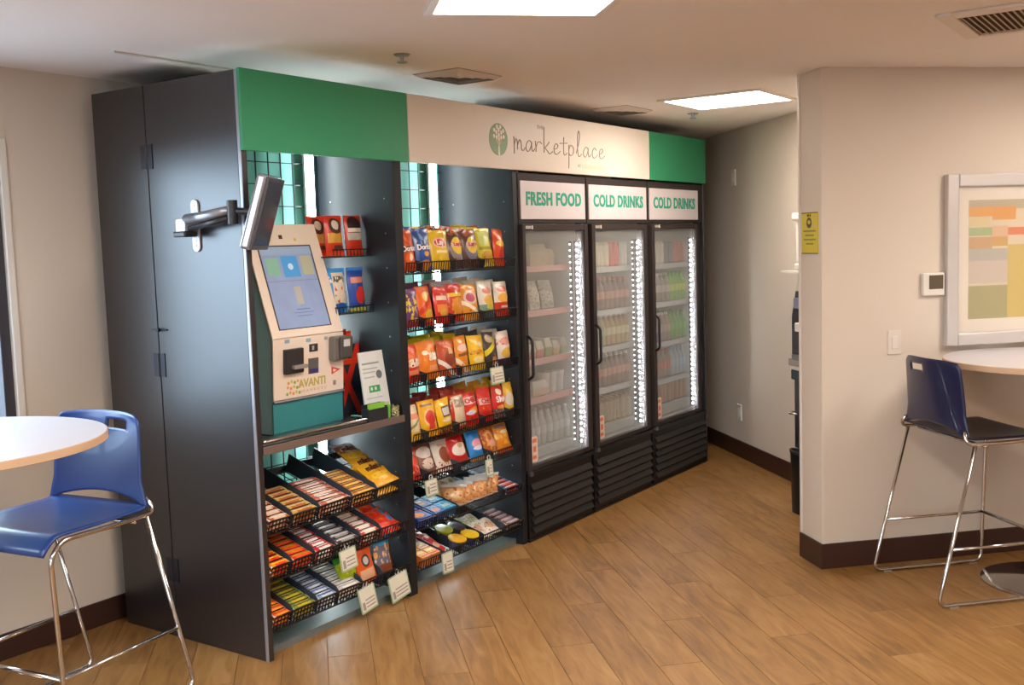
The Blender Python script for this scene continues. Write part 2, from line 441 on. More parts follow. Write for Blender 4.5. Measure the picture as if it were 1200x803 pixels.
# ------------------------------------------------------------------ ceiling fixtures
def emis(name, col, st):
    if name in MATS: return MATS[name]
    t = NT(name); em = t.new('ShaderNodeEmission'); em.inputs[1].default_value = st
    nz = t.new('ShaderNodeTexNoise'); nz.inputs['Scale'].default_value = 2
    c = srgb(col); t.l.new(t.mix(nz.outputs[0], tuple(x*.97 for x in c[:3])+(1,), c), em.inputs[0])
    t.l.new(em.outputs[0], t.out.inputs[0]); MATS[name] = t.m; return t.m
M_trof = emis('troffer_lens', '#fff2e6', TROFFER)
M_trof2 = emis('troffer_lens_bright', '#fff3e6', TROFFER*1.2)
def troffer(loc, rz, lx, ly, label, lens=None):
    t = thing('ceiling_light', label, 'ceiling light', loc, rz, 'recessed ceiling lights')
    f = MB(); a, b = lx/2+.03, ly/2+.03
    for x0, x1, y0, y1 in ((-a, a, -b, -b+.03), (-a, a, b-.03, b), (-a, -a+.03, -b+.03, b-.03), (a-.03, a, -b+.03, b-.03)): f.box(x0, x1, y0, y1, -.012, 0)
    part('frame', f, M_wplast, t, bevel=.002)
    part('diffuser', MB().box(-lx/2, lx/2, -ly/2, ly/2, -.007, -.001), lens or M_trof, t)
# light 1: near edge along the s direction, runs towards the camera
e = Vector((.455-.039, -1.317+.941)).normalized(); mid = Vector(((.455+.039)/2, (-1.317-.941)/2)); ang = -math.pi/4
ctr = mid + Vector((-Q, -Q))*.6
troffer((ctr.x, ctr.y, CEIL), ang, .56, 1.2, 'large bright rectangular ceiling light at the top edge of the photo')
troffer((2.96, -.775, CEIL), 0, .52, .56, 'square bright ceiling light in front of the coolers', M_trof2)
troffer((-1.9, -3.6, CEIL), ang, .56, 1.2, 'rectangular ceiling light behind the camera')
troffer((2.3, -3.6, CEIL), ang, .56, 1.2, 'rectangular ceiling light over the right seating area')
troffer((-3.2, -1.0, CEIL), ang, .56, 1.2, 'rectangular ceiling light near the left windows')

def sprinkler(x, y, label):
    t = thing('sprinkler', label, 'sprinkler', (x, y, CEIL), 0, 'ceiling sprinkler heads')
    part('escutcheon', MB().lathe([(.0, -.006), (.03, -.006), (.036, 0), (0, 0)], 20), M_steel, t, smooth='auto')
    part('stem', MB().lathe([(.007, -.03), (.009, -.006)], 10), M_steel, t)
    part('deflector', MB().lathe([(.02, -.034), (.022, -.030), (.004, -.028)], 12), M_steel, t)
sprinkler(.585, -.343, 'small metal sprinkler head on the ceiling above the green header panel')
sprinkler(3.427, -.345, 'small metal sprinkler head beside the square ceiling light')
M_vent = mat('vent_enamel', '#d2c8be', .5, var=.03)
M_ventdark = mat('vent_dark', '#b0a498', .7, var=.1)
def diffuser(x, y, lx, ly, label):
    t = thing('ceiling_vent', label, 'vent', (x, y, CEIL), 0, 'ceiling air diffusers')
    part('backing', MB().box(-lx/2, lx/2, -ly/2, ly/2, -.003, 0), M_ventdark, t)
    for i in range(4):
        k = 1-i*.26; a, b = lx/2*k, ly/2*k; a2, b2 = a-.024, b-.024; z0, z1 = -.018+.002*i, -.004
        if a2 < .005 or b2 < .005: a2, b2 = a*.4, b*.4
        m = MB(); m.v = [(-a,-b,z1),(a,-b,z1),(a,b,z1),(-a,b,z1),(-a2,-b2,z0),(a2,-b2,z0),(a2,b2,z0),(-a2,b2,z0)]
        m.f = [(q, (q+1) % 4, 4+(q+1) % 4, 4+q) for q in range(4)]
        if i == 3: m.f.append((4,5,6,7))
        part('louvre_ring', m, M_vent, t)
diffuser(1.17, -.19, .34, .26, 'square ceiling air diffuser above the snack shelves')
diffuser(2.90, -.12, .34, .24, 'square ceiling air diffuser above the coolers')
t = thing('return_grille', 'white return air grille with thin slats at the top right of the ceiling', 'vent', (1.37, -2.26, CEIL))
fr = MB(); L, D_ = .53, .95
fr.box(-.03, L, -.05, .01, -.012, 0).box(-.03, L, -D_, -D_+.06, -.012, 0).box(-.03, .05, -D_+.06, -.05, -.012, 0).box(L-.04, L, -D_+.06, -.05, -.012, 0)
part('frame', fr, mat('grille_frame', '#dcd2c4', .5), t, bevel=.003)
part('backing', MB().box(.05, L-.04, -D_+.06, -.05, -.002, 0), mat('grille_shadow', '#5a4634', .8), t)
sl = MB(); sl.v = [(.05, -.009, -.010), (L-.04, -.009, -.010), (L-.04, .004, -.002), (.05, .004, -.002), (.05, -.007, -.011), (L-.04, -.007, -.011), (L-.04, .006, -.003), (.05, .006, -.003)]
sl.f = [(0,1,2,3), (7,6,5,4), (0,4,5,1), (3,2,6,7), (0,3,7,4), (1,5,6,2)]
slm = sl.mesh('slat'); M_slat = mat('grille_slat', '#a8906f', .5)
y = -.06
while y > -D_+.07:
    link('slat', slm, M_slat, t, (0, y, 0)); y -= .022

# ------------------------------------------------------------------ snack cabinet
TOP, FZ = 2.358, 2.045
BACKY = .50
X1a, X1b, X2a, X2b = .90, .955, 1.872, 1.912
cab = thing('snack_cabinet', 'tall black snack cabinet with storage doors on its left side', 'cabinet')
part('side_door', MB().box(0, .028, .012, .562, .02, TOP-.004), M_black, cab, bevel=.002)
part('side_door', MB().box(0, .028, .568, .918, .02, TOP-.004), M_black, cab, bevel=.002)
part('plinth', MB().box(.004, .028, .015, .918, 0, .02), M_black, cab)
part('edge_strip', MB().box(0, .005, -.004, .012, .0, TOP-.004), M_alu, cab, bevel=.0015)
part('front_stile', MB().box(.005, .03, -.003, .012, 0, TOP-.004), M_black, cab)
for zc in (2.06, 1.19, .30):
    h = MB().box(-.004, 0, .528, .562, zc-.05, zc+.05).box(-.004, 0, .568, .602, zc-.05, zc+.05)
    ho = part('hinge', h, mat('dark_hinge', '#3c3b42', .35, metal=.7), cab)
    part('hinge_pin', MB().tube([(-.005, .565, zc-.05), (-.005, .565, zc+.05)], .005, 8), mat('dark_hinge', '#3c3b42', .35, metal=.7), ho)
lt = part('latch', MB().box(-.008, 0, .50, .60, 1.336, 1.344), mat('dark_hinge', '#3c3b42'), cab, bevel=.002)
part('latch_knob', MB().lathe([(.009, -.022), (.009, -.008)], 10, (0, .545, 1.340), axis='x'), mat('dark_hinge', '#3c3b42'), lt)
for xa, xb in ((X1a, X1b), (X2a, X2b)):
    dv = part('divider_panel', MB().box(xa, xb, 0, BACKY, 0, FZ+.2), M_blackm, cab, bevel=.002)
    hs = MB()
    for z in [.12+.16*i for i in range(12)]:
        for y in (.06, .40): hs.lathe([(.004, -.0012), (.004, 0)], 8, (xa, y, z), axis='x')
    part('shelf_pin_holes', hs, mat('pin_metal', '#8f949a', .3, metal=.8), dv)
part('top_panel', MB().box(.028, X2b, BACKY, .918, TOP-.03, TOP-.004), M_black, cab)
part('base_panel', MB().box(.028, X1a, .05, BACKY, 0, .03).box(X1b, X2a, .05, BACKY, 0, .03), mat('floor_tray_grey', '#6a7270', .5), cab)
TUBES = ((.028, X1a, .815), (X1b, X2a, 1.752))
M_tube = emis('led_tube_glow', '#eafbff', LED_TUBE)
for xa, xb, lx in TUBES:
    part('back_panel', MB().box(xa, xb, BACKY, BACKY+.012, 0, TOP-.03), M_teal, cab)
    gr = MB(); x = xa+.02
    while x < xb-.01:
        gr.box(x-.0022, x+.0022, .468, .4725, .04, 2.28); x += .076
    z = .06
    while z < 2.28:
        gr.box(xa+.004, xb-.004, .4725, .477, z-.0022, z+.0022); z += .1
    part('wire_grid', gr, M_wire, cab)
    fx = part('light_fixture', MB().box(lx-.022, lx+.022, .452, .466, .1, 2.26), M_wplast, cab)
    part('led_tube', MB().lathe([(.0, .12), (.014, .125), (.014, 2.235), (0, 2.24)], 12, (lx, .436, 0)), M_tube, fx, smooth=True)
part('counter', MB().box(.03, X1a, -.004, BACKY-.035, .845, .875), mat('counter_laminate', '#3d3532', .22, var=.08, scale=5), cab, bevel=.002)
part('counter_edge', MB().box(.03, X1a, -.009, -.004, .843, .876), mat('counter_edge_brown', '#6b5a52', .35), cab, bevel=.0015)

# header fascia with lettering
fa = thing('header_fascia', 'green and white header panels with the marketplace lettering', 'sign', (0, 0, FZ))
H_ = TOP-FZ
FY0, FY1 = -.022, -.006
part('panel', MB().box(-.003, .992, FY0, FY1, 0, H_), M_green, fa, bevel=.002, label='long green header panel on the left')
part('panel', MB().box(.997, 3.450, FY0, FY1, 0, H_), M_white, fa, bevel=.002, label='white header panel with lettering')
part('panel', MB().box(3.455, 4.350, FY0, FY1, 0, H_), M_green, fa, bevel=.002, label='short green header panel on the right')
part('panel', MB().box(4.334, 4.350, FY1, .75, 0, H_), M_green, fa, bevel=.002, label='green end return of the header')
part('support_rail', MB().box(.03, 4.33, FY1, .02, H_-.04, H_-.01), M_black, fa)
LET = {
 'm': (1.75, [[(0,1.25),(.03,.6),(0,-.35)], [(.02,.35),(.3,1.02),(.5,.8),(.52,.05)], [(.52,.4),(.85,.98),(1.1,.75),(1.15,.15),(1.4,.02),(1.7,.3)]]),
 'a': (1.6, [[(1.0,.85),(.6,1.02),(.15,.6),(.15,.1),(.5,.0),(.9,.5),(1.0,.95),(1.0,.3),(1.2,.02),(1.5,.3)]]),
 'r': (1.35, [[(0,1.05),(.08,.5),(.08,0)], [(.08,.4),(.35,.9),(.75,1.02),(1.0,.85)]]),
 'k': (1.6, [[(.12,2.5),(.06,1.2),(.05,0)], [(.95,1.1),(.5,.7),(.07,.45)], [(.2,.5),(.6,.2),(1.0,-.05),(1.5,.2)]]),
 'e': (1.35, [[(.1,.45),(.6,.55),(.8,.85),(.5,1.02),(.15,.65),(.2,.1),(.6,-.02),(1.2,.3)]]),
 't': (1.15, [[(.5,1.75),(.42,.8),(.45,.1),(.7,-.02),(1.0,.2)], [(-.2,1.1),(.4,1.14),(1.1,1.2)]]),
 'p': (1.5, [[(.2,1.05),(.18,0),(.12,-1.35)], [(.18,.5),(.55,1.02),(1.0,.8),(.95,.2),(.5,-.02),(.18,.2)]]),
 'l': (1.25, [[(.0,.25),(.5,1.3),(.72,2.2),(.55,2.6),(.35,2.1),(.28,.8),(.4,.1),(.65,-.02),(1.0,.25)]]),
 'c': (1.4, [[(.95,.8),(.6,1.02),(.18,.6),(.22,.1),(.6,-.02),(1.2,.3)]]),
}
tot = sum(LET[c][0] for c in 'marketplace'); wx0, wx1, wz, xh = 1.865, 2.86, .105, .056
sx = (wx1-wx0)/tot; x = wx0
word = MB()
for c in 'marketplace':
    adv, strokes = LET[c]
    for st in strokes:
        word.tube(smooth_path([(x+a*sx, FY0-.0005, wz+b*xh) for a, b in st], 5), .0030, 5)
    x += adv*sx
part('script_lettering', word, M_grey, fa)
tm = text_mb('THE', .028, .0006, width=.068); tm.xf(Matrix.Translation((2.128, FY0-.0006, .240))); part('small_lettering', tm, mat('grey_green_ink', '#aaa896', .6), fa)
tm = text_mb('AT', .026, .0006, width=.036); tm.xf(Matrix.Translation((2.545, FY0-.0006, .048))); part('small_lettering', tm, mat('grey_green_ink', '#aaa896'), fa)
bl = MB(); random.seed(3)
for i in range(11): bl.box(2.582+i*.0245, 2.582+i*.0245+.017, FY0-.001, FY0, .036, .058)
part('faint_lettering', bl, mat('faint_green_ink', '#c9cdb0', .6), fa)
lg = part('logo_disc', MB().prism(circle(1.722, .150, .083, 36, .083), FY0-.002, FY0, 'xz'), mat('logo_green', '#7c9a74', .5), fa)
tr = MB(); M_logow = mat('logo_white', '#eadfce', .5)
tr.prism([(1.716, .068), (1.730, .068), (1.727, .14), (1.719, .14)], FY0-.003, FY0-.002, 'xz')
for a in (-60, -32, 0, 32, 60):
    ex, ez = 1.723+.034*math.sin(R(a)), .13+.034*math.cos(R(a))
    tr.tube([(1.723, FY0-.003, .118), (ex, FY0-.003, ez)], .0025, 4)
part('logo_trunk', tr, M_logow, lg)
lv = MB()
for i, (a, r_) in enumerate([(0,0),(0,.026),(60,.026),(120,.024),(180,.02),(240,.024),(300,.026),(20,.045),(60,.046),(100,.044),(-20,.045),(-60,.046),(-100,.044)]):
    lv.prism(circle(1.723+r_*math.sin(R(a)), .172+r_*math.cos(R(a)), .0095, 8, .0115), FY0-.0035, FY0-.002, 'xz')
part('logo_leaves', lv, M_logow, lg)

# ------------------------------------------------------------------ coolers
M_cglass = glass_mat('cooler_glass', .23, (.97, .98, .98), (.80, .80, .78), 1.0)
M_hdr = mat('lit_header_acrylic', '#cfc4c4', .4, var=.02, emit=HEADER_GLOW)
M_hgreen = mat('header_green_ink', '#0fa083', .5)
M_led = emis('led_bulb_glow', '#f4f6ff', LED_DOT)
M_ledrefl = emis('led_bulb_dim', '#f4f6ff', LED_DOT*.2)  # weaker glow for the modelled reflection of the LEDs
M_rail = mat('price_rail_pink', '#c9938b', .5)
M_rail2 = mat('shelf_rail_grey', '#b9bcbc', .4)
COOL = [(1.922, 2.646, 1.955, 2.587, 'FRESH FOOD', [1.52, 1.267, .988, .767, .47], 'left cooler with the fresh food header and packed meals inside'),
        (2.656, 3.446, 2.718, 3.362, 'COLD DRINKS', [1.486, 1.212, .977, .717, .478], 'middle cooler with a cold drinks header and bottle shelves'),
        (3.456, 4.330, 3.514, 4.182, 'COLD DRINKS', [1.479, 1.211, .931, .67, .485], 'right cooler with a cold drinks header next to the hallway')]
CD = .72
for ci, (xa, xb, ga, gb, hd, shelves, lab) in enumerate(COOL):
    W_ = xb-xa; ct = thing('glass_door_cooler', lab, 'cooler', (xa, 0, 0))
    A, B = ga-xa, gb-xa
    body = MB()                                        # open-front carcass
    body.box(0, .03, .02, CD, 0, 2.03).box(W_-.03, W_, .02, CD, 0, 2.03).box(.03, W_-.03, CD-.03, CD, 0, 2.03)
    body.box(.03, W_-.03, .02, CD-.03, 0, .395).box(.03, W_-.03, .02, CD-.03, 1.765, 2.03)
    part('body', body, M_cooler, ct, bevel=.002)
    lin = MB(); i0, i1 = .03, W_-.03
    lin.box(i0, i0+.012, .06, CD-.03, .397, 1.763).box(i1-.012, i1, .06, CD-.03, .397, 1.763).box(i0+.012, i1-.012, CD-.045, CD-.03, .397, 1.763)
    lin.box(i0+.012, i1-.012, .06, CD-.045, .397, .41).box(i0+.012, i1-.012, .06, CD-.045, 1.745, 1.763)
    part('liner', lin, M_coolin, ct)
    # header light box
    hb = part('header_frame', MB().box(.0, W_, .0, .02, 1.762, 2.035), M_coolframe, ct, bevel=.002)
    part('header_panel', MB().box(.018, W_-.02 if ci < 2 else W_-.09, -.006, 0, 1.785, 1.992), M_hdr, hb, bevel=.001)
    hx0, hx1 = .018, (W_-.02 if ci < 2 else W_-.09)
    tm = text_mb(hd, .100, .001, bold=.0034, spacing=1.08, width=(hx1-hx0)*.86); tm.xf(Matrix.Translation(((hx0+hx1)/2, -.0075, 1.893)))
    xs_ = sorted(v[0] for v in tm.v); gap = max((b_-a_, (a_+b_)/2) for a_, b_ in zip(xs_, xs_[1:]))[1]
    for side in (0, 1):
        wm = MB(); ix = {}
        for f in tm.f:
            if (tm.v[f[0]][0] > gap) != bool(side): continue
            for i in f:
                if i not in ix: ix[i] = len(wm.v); wm.v.append(tm.v[i])
            wm.f.append(tuple(ix[i] for i in f))
        part('header_lettering', wm, M_hgreen, hb)
    # door
    d0, d1 = max(A-.042, .003), min(B+.042, W_-.004); dz0, dz1 = .40, 1.757
    dr = MB()
    dr.box(d0, A, -.02, .018, dz0, dz1).box(B, d1, -.02, .018, dz0, dz1).box(A, B, -.02, .018, dz0, .425).box(A, B, -.02, .018, 1.722, dz1)
    do = part('door_frame', dr, M_coolframe, ct, bevel=.003)
    part('glass', MB().box(A, B, -.006, .002, .425, 1.722), M_cglass, do)
    for ga_, gb_ in ((A, A+.006), (B-.004, B)): part('gasket', MB().box(ga_, gb_, -.012, -.0061, .425, 1.722), mat('gasket_grey', '#5a5450', .7), do)
    part('handle', MB().tube(fillet([(d0+.016, -.02, 1.15), (d0+.012, -.055, 1.13), (d0+.012, -.055, .93), (d0+.016, -.02, .91)], .02), .009, 8), M_cooler, do, smooth=True)
    bd = MB().box(A+.0, A+.055, -.0225, -.02, 1.732, 1.748); part('badge', bd, mat('badge_silver', '#b8b2aa', .3, metal=.6), do)
    part('badge_mark', MB().box(A+.062, A+.072, -.0225, -.02, 1.730, 1.750), mat('badge_white', '#e6e0d8', .4), do)
    st = part('sticker', MB().prism(rrect(A+.01, A+.075, .44, .585, .015), -.0075, -.0062, 'xz'), mat('sticker_cream', '#dccabd', .5), do)
    sk = MB()
    for q0, q1, q2, q3 in ((.022, .063, .55, .572), (.03, .058, .497, .53), (.024, .062, .458, .477)): sk.box(A+q0, A+q1, -.0085, -.0076, q2, q3)
    q = part('sticker_print', sk, mat('sticker_orange', '#d9754f', .5), st); q['kind'] = 'stuff'
    part('hinge', MB().box(d0, d0+.024, -.03, .0, .372, .398), M_steel, ct, bevel=.003)
    # LED columns: real one at the door, inner one modelled as its reflection
    ls = part('led_strip', MB().box(B-.042, B-.018, .022, .032, .45, 1.66), mat('led_strip_dark', '#26272b', .8, spec=.1), ct)
    lb = MB(); n = 34
    for i in range(n): lb.lathe([(.004, -.003), (.0055, .0), (.0055, .003)], 6, (B-.030, .019, .46+i*(1.18/(n-1))), axis='y')
    q = part('led_bulbs', lb, M_led, ls); q['kind'] = 'stuff'
    ls_refl = part('led_strip', MB().box(i1-.022, i1-.0125, .080, .094, .45, 1.66), mat('led_strip_dark', '#26272b', .8, spec=.1), ct)  # no second strip here: geometry in place of the mirrored LED column
    lb = MB()
    for i in range(n): lb.lathe([(.0036, -.005), (.0036, 0)], 6, (i1-.0225, .087, .46+i*(1.18/(n-1))), axis='x')
    q = part('led_bulbs', lb, M_ledrefl, ls_refl); q['kind'] = 'stuff'
    # shelves
    for si, z in enumerate(shelves):
        if si == 4:
            s_ = MB().box(i0+.02, i1-.03, .10, CD-.06, .42, z)
            part('shelf', s_, M_rail2, ct); continue
        s_ = MB()
        for k in range(12): y = .12+k*.045; s_.box(i0+.016, i1-.028, y, y+.006, z-.012, z-.006)
        for k in range(16): x = i0+.02+k*(i1-i0-.052)/15; s_.box(x, x+.004, .10, CD-.06, z-.006, z)
        so = part('shelf', s_, M_rail2, ct)
        part('price_rail', MB().box(i0+.016, i1-.03, .085, .10, z-.03, z+.004), M_rail if ci == 0 else M_rail2, so)
    # grille
    part('grille_frame', MB().box(.012, W_-.012, .0, .019, .012, .36), M_blackp, ct)
    gs = MB(); gs.prism([(-.022, 0), (0, .012), (0, .034), (-.006, .036), (-.024, .006)], .03, W_-.03, 'yz')
    gm = gs.mesh('grille_slat')
    for k in range(6): link('grille_slat', gm, M_cooler, ct, (0, 0, .045+k*.048))
    part('kickplate', MB().box(.0, W_, -.01, .02, .0, .012), M_cooler, ct)
    part('lower_rail', MB().box(.0, W_, -.012, .019, .362, .385), M_cooler, ct, bevel=.003)
ep = part('end_panel', MB().box(4.333, 4.352, -.004, .76, 0, FZ-.002), M_black, bevel=.002); tag(ep, 'black end panel on the hallway side of the right cooler', 'panel')

# ------------------------------------------------------------------ bottles and food in the coolers
def bottle_proto(name, prof, cap, lab, r_lab):
    root = thing(name, 'x', 'bottle', (0, 0, -5))
    M_ = mat('bottle_clear', '#b7b4ae', .15)
    part('body', MB().lathe(prof, 12), M_, root, smooth=True)
    part('cap', MB().lathe(cap, 10), mat('cap_white', '#d8d4cf', .4), root, smooth='auto')
    part('label', MB().lathe([(r_lab-.001, lab[0]), (r_lab+.0008, lab[0]), (r_lab+.0008, lab[1]), (r_lab-.001, lab[1])], 12, ring=True), mat('label_white', '#d8d4cf', .5), root, smooth='auto')
    return root
PB = bottle_proto('drink_bottle', [(.0, 0), (.026, .002), (.0315, .012), (.0315, .05), (.029, .06), (.0315, .07), (.0315, .125), (.026, .15), (.013, .178), (.0125, .196), (0, .196)], [(.0145, .188), (.0145, .205), (0, .206)], (.07, .118), .0315)
PC = bottle_proto('drink_can', [(0, 0), (.022, 0), (.028, .008), (.028, .145), (.022, .156), (.021, .159), (0, .158)], [(.012, .1565), (.012, .1605), (0, .161)], (.015, .138), .028)
PC['category'] = 'can'
def liquid(c): return mat('liquid_'+c.lstrip('#'), c, .18, var=.05)
def lbl(c): return mat('label_'+c.lstrip('#'), c, .5, var=.12, scale=40)
used = set()
def drinks(proto, ci, si, xs, y, body, cap, label, desc, grp):
    xa = COOL[ci][0]; z = COOL[ci][5][si]
    for x in xs:
        l = (xa+x, y+random.uniform(-.004, .004), z+.0005)
        mats = {'body': liquid(body), 'cap': mat('cap_'+cap.lstrip('#'), cap, .4), 'label': lbl(label)}
        clone(proto, l, (0, 0, random.uniform(0, 6)), desc, grp, mats)
def xr(a, b, n): return [a+(b-a)*i/(n-1) for i in range(n)]
def shelf_name(si): return ('top', 'second', 'third', 'fourth', 'bottom')[si]
ROWS2 = [[(PC, .07, .466, 7, '#cdbfa2', '#b9b9b9', '#d8ccb4', 'cream drink can'), (PC, .532, .598, 2, '#c9483c', '#b9b9b9', '#c8362c', 'red drink can'), (PC, .664, .70, 2, '#d0cfca', '#b9b9b9', '#d9d5d0', 'silver drink can')],
         [(PB, .06, .71, 11, '#7d675d', '#c9655a', '#b07a70', 'brown cola bottle with pink label')],
         [(PB, .06, .385, 6, '#a9a583', '#d8d4cf', '#9fae8c', 'pale tea bottle with green label'), (PB, .45, .71, 5, '#b59a6e', '#d8d4cf', '#d0c59a', 'amber tea bottle with cream label')],
         [(PB, .06, .32, 5, '#8d8a88', '#5a5a5a', '#c9675c', 'grey bottle with red label'), (PB, .385, .71, 6, '#8d7468', '#d8d4cf', '#b98a76', 'brown drink bottle with orange label')],
         [(PC, .06, .71, 11, '#a98a62', '#b9b9b9', '#b7aa90', 'gold and cream drink can')]]
ROWS3 = [[(PC, .07, .466, 7, '#d0c9bf', '#b9b9b9', '#d2cbc1', 'white drink can'), (PC, .532, .598, 2, '#6a6b74', '#b9b9b9', '#62646d', 'dark drink can'), (PC, .664, .79, 3, '#b9715f', '#b9b9b9', '#b8624f', 'red orange drink can')],
         [(PB, .07, .53, 8, '#8f8983', '#d8d4cf', '#b3aaa3', 'clear drink bottle with grey label'), (PB, .596, .79, 4, '#7fbf4f', '#6fae3a', '#b7d23c', 'bright green soda bottle')],
         [(PB, .07, .53, 8, '#a08d86', '#d8d4cf', '#b59a94', 'pale pink drink bottle'), (PB, .596, .79, 4, '#6fae5c', '#3f9a3f', '#62b24c', 'green soda bottle with green label')],
         [(PB, .07, .53, 8, '#9a8780', '#c9655a', '#b86a5a', 'grey bottle with red brown label'), (PB, .596, .79, 4, '#a9bccb', '#8fb6d8', '#a3bed8', 'clear water bottle with blue label')],
         [(PC, .07, .79, 12, '#7b7d8a', '#b9b9b9', '#b08a70', 'grey and orange drink can')]]
for ci, rows, nm in ((1, ROWS2, 'middle'), (2, ROWS3, 'right')):
    for si, row in enumerate(rows):
        for pr, a, b, n, bc, cc, lc, ds in row:
            for rowy, where in ((.145, 'front'), (.225, 'behind')):
                d = f'{ds}, front row, {shelf_name(si)} shelf, {nm} cooler' if where == 'front' else f'{ds} rear row, {shelf_name(si)} shelf, {nm} cooler'
                drinks(pr, ci, si, xr(a, b, n), rowy, bc, cc, lc, d, d)
drinks(PB, 0, 4, xr(.06, .66, 10), .15, '#b9bbb8', '#d8d4cf', '#c3c7c6', 'clear water bottle in the bottom of the left cooler', 'water bottles in the left cooler')
drinks(PB, 0, 4, xr(.06, .66, 10), .24, '#b9bbb8', '#d8d4cf', '#c3c7c6', 'clear water bottle in the rear row of the left cooler', 'rear water bottles in the left cooler')
for p_ in (PB, PC):
    for ch_ in list(p_.children): bpy.data.objects.remove(ch_)
    bpy.data.objects.remove(p_)

def pouch_mesh(name, w_, h, d, seed, nu=10, nv=14, crimp=.07):
    rnd = random.Random(seed); ph = [rnd.uniform(0, 6.28) for _ in range(6)]; am = [rnd.uniform(.4, 1) for _ in range(6)]
    def thick(u, v):
        if v < crimp or v > 1-crimp: return .0012
        vv = (v-crimp)/(1-2*crimp); x = 2*u-1
        t = d/2*(max(0, math.sin(math.pi*vv))**.55)*(max(0, 1-x*x)**.6)
        wr = am[0]*math.sin(9*u+14*v+ph[0])+am[1]*math.sin(17*u-8*v+ph[1])+am[2]*math.sin(23*v+5*u+ph[2])
        return max(.0012, t*(1+.07*wr))
    def X(u, v):
        pin = 1-.06*math.sin(math.pi*v)
        return (2*u-1)*w_/2*pin + .004*am[3]*math.sin(7*v+ph[3])
    mb = MB()
    mb.grid(lambda u, v: (X(u, v), -thick(u, v)+.003*math.sin(11*u+ph[4])*(v > .95), v*h), nu, nv)
    mb.grid(lambda u, v: (X(u, v), thick(u, v), v*h), nu, nv, flip=True)
    me = mb.mesh(name, recalc=False)
    for p_ in me.polygons: p_.use_smooth = True
    me['w'] = w_; me['h'] = h
    return me, thick, X

# packed food in the left cooler
def clam(name, label, x, y, z, w_, d, h, food, lid='#c9c6bf', grp=None, rz=0):
    t = thing(name, label, 'food pack', (x, y, z), rz, grp)
    b = MB(); b.v = [(-w_/2*.9,-d/2*.9,0),(w_/2*.9,-d/2*.9,0),(w_/2*.9,d/2*.9,0),(-w_/2*.9,d/2*.9,0),(-w_/2,-d/2,h*.5),(w_/2,-d/2,h*.5),(w_/2,d/2,h*.5),(-w_/2,d/2,h*.5)]
    b.f = [(0,3,2,1),(0,1,5,4),(1,2,6,5),(2,3,7,6),(3,0,4,7),(4,5,6,7)]
    part('tray', b, mat('food_'+food.lstrip('#'), food, .5, var=.35, scale=30), t, bevel=.003)
    l = MB(); l.v = [(-w_/2,-d/2,h*.5),(w_/2,-d/2,h*.5),(w_/2,d/2,h*.5),(-w_/2,d/2,h*.5),(-w_/2*.8,-d/2*.8,h),(w_/2*.8,-d/2*.8,h),(w_/2*.8,d/2*.8,h),(-w_/2*.8,d/2*.8,h)]
    l.f = b.f
    part('lid', l, mat('lid_'+lid.lstrip('#'), lid, .25, var=.1), t, bevel=.004)
    return t
x0 = COOL[0][0]; Z_ = COOL[0][5]
clam('bread_pack', 'large tan bread pack on the top shelf of the left cooler', x0+.40, .22, Z_[0], .20, .18, .13, '#c2ab84', '#c9b996')
clam('bread_pack', 'small tan bread pack beside the larger one on the top shelf', x0+.565, .24, Z_[0], .11, .16, .10, '#bda27a', '#c4b089')
pk, _, _ = pouch_mesh('salad_bag', .12, .17, .06, 5)
M_salad = print_mat('salad_bag_print', '#d6d1c2', [('cells', 9, .32, .05, .95, '#a9a488'), ('cells', 13, .22, .05, .95, '#e4e0d6'), ('noise', 12, .58, .1, .8, '#b08a5a')])
for i, (x, lb_) in enumerate(((.40, 'speckled white snack bag, left of the pair on the cooler shelf'), (.54, 'speckled white snack bag, right of the pair on the cooler shelf'))):
    tag(link('snack_bag', pk, M_salad, None, (x0+x, .17, Z_[1]), (R(-10), 0, R(6-10*i))), lb_, 'bag')
for i, (x, f_, ds) in enumerate(((.29, '#b98a55', 'golden'), (.375, '#c0583e', 'red'), (.46, '#7d9350', 'green'), (.545, '#c99a4f', 'yellow'), (.63, '#96a36a', 'pale green'))):
    clam('wrap_pack', f'{ds} packed wrap on the third shelf of the left cooler', x0+x, .20, Z_[2], .075, .16, .085+.012*(i % 3), f_, '#bfb9a8', 'packed wraps in the left cooler', R(3*(i-2)))
clam('sandwich_pack', 'wide sandwich pack on the fourth shelf of the left cooler', x0+.355, .20, Z_[3], .17, .17, .09, '#c7a98b', '#bdb8b2')
for i, (x, ds) in enumerate(((.485, 'left'), (.565, 'middle'), (.645, 'right'))):
    t_ = thing('yogurt_tub', f'{ds} one of three tall white tubs in the left cooler', 'tub', (x0+x, .18, Z_[3]), 0, 'white tubs in the left cooler')
    part('cup', MB().lathe([(.0, 0), (.028, 0), (.036, .11), (0, .11)], 14), mat('tub_print', ['#cfcbc8', '#c98f92', '#d6cfcf'][0], .4, var=.25, scale=60), t_, smooth='auto')
    part('lid', MB().lathe([(0, .11), (.039, .11), (.039, .118), (0, .118)], 14), M_wplast, t_, smooth='auto')
wb, _, _ = pouch_mesh('ice_bag', .24, .22, .12, 9)
tag(link('white_bag', wb, mat('frosty_white', '#cfd3d4', .4, var=.08), None, (x0+.48, .36, Z_[4]+.0), (R(-6), 0, 0)), 'frosty white bag standing behind the water bottles', 'bag')

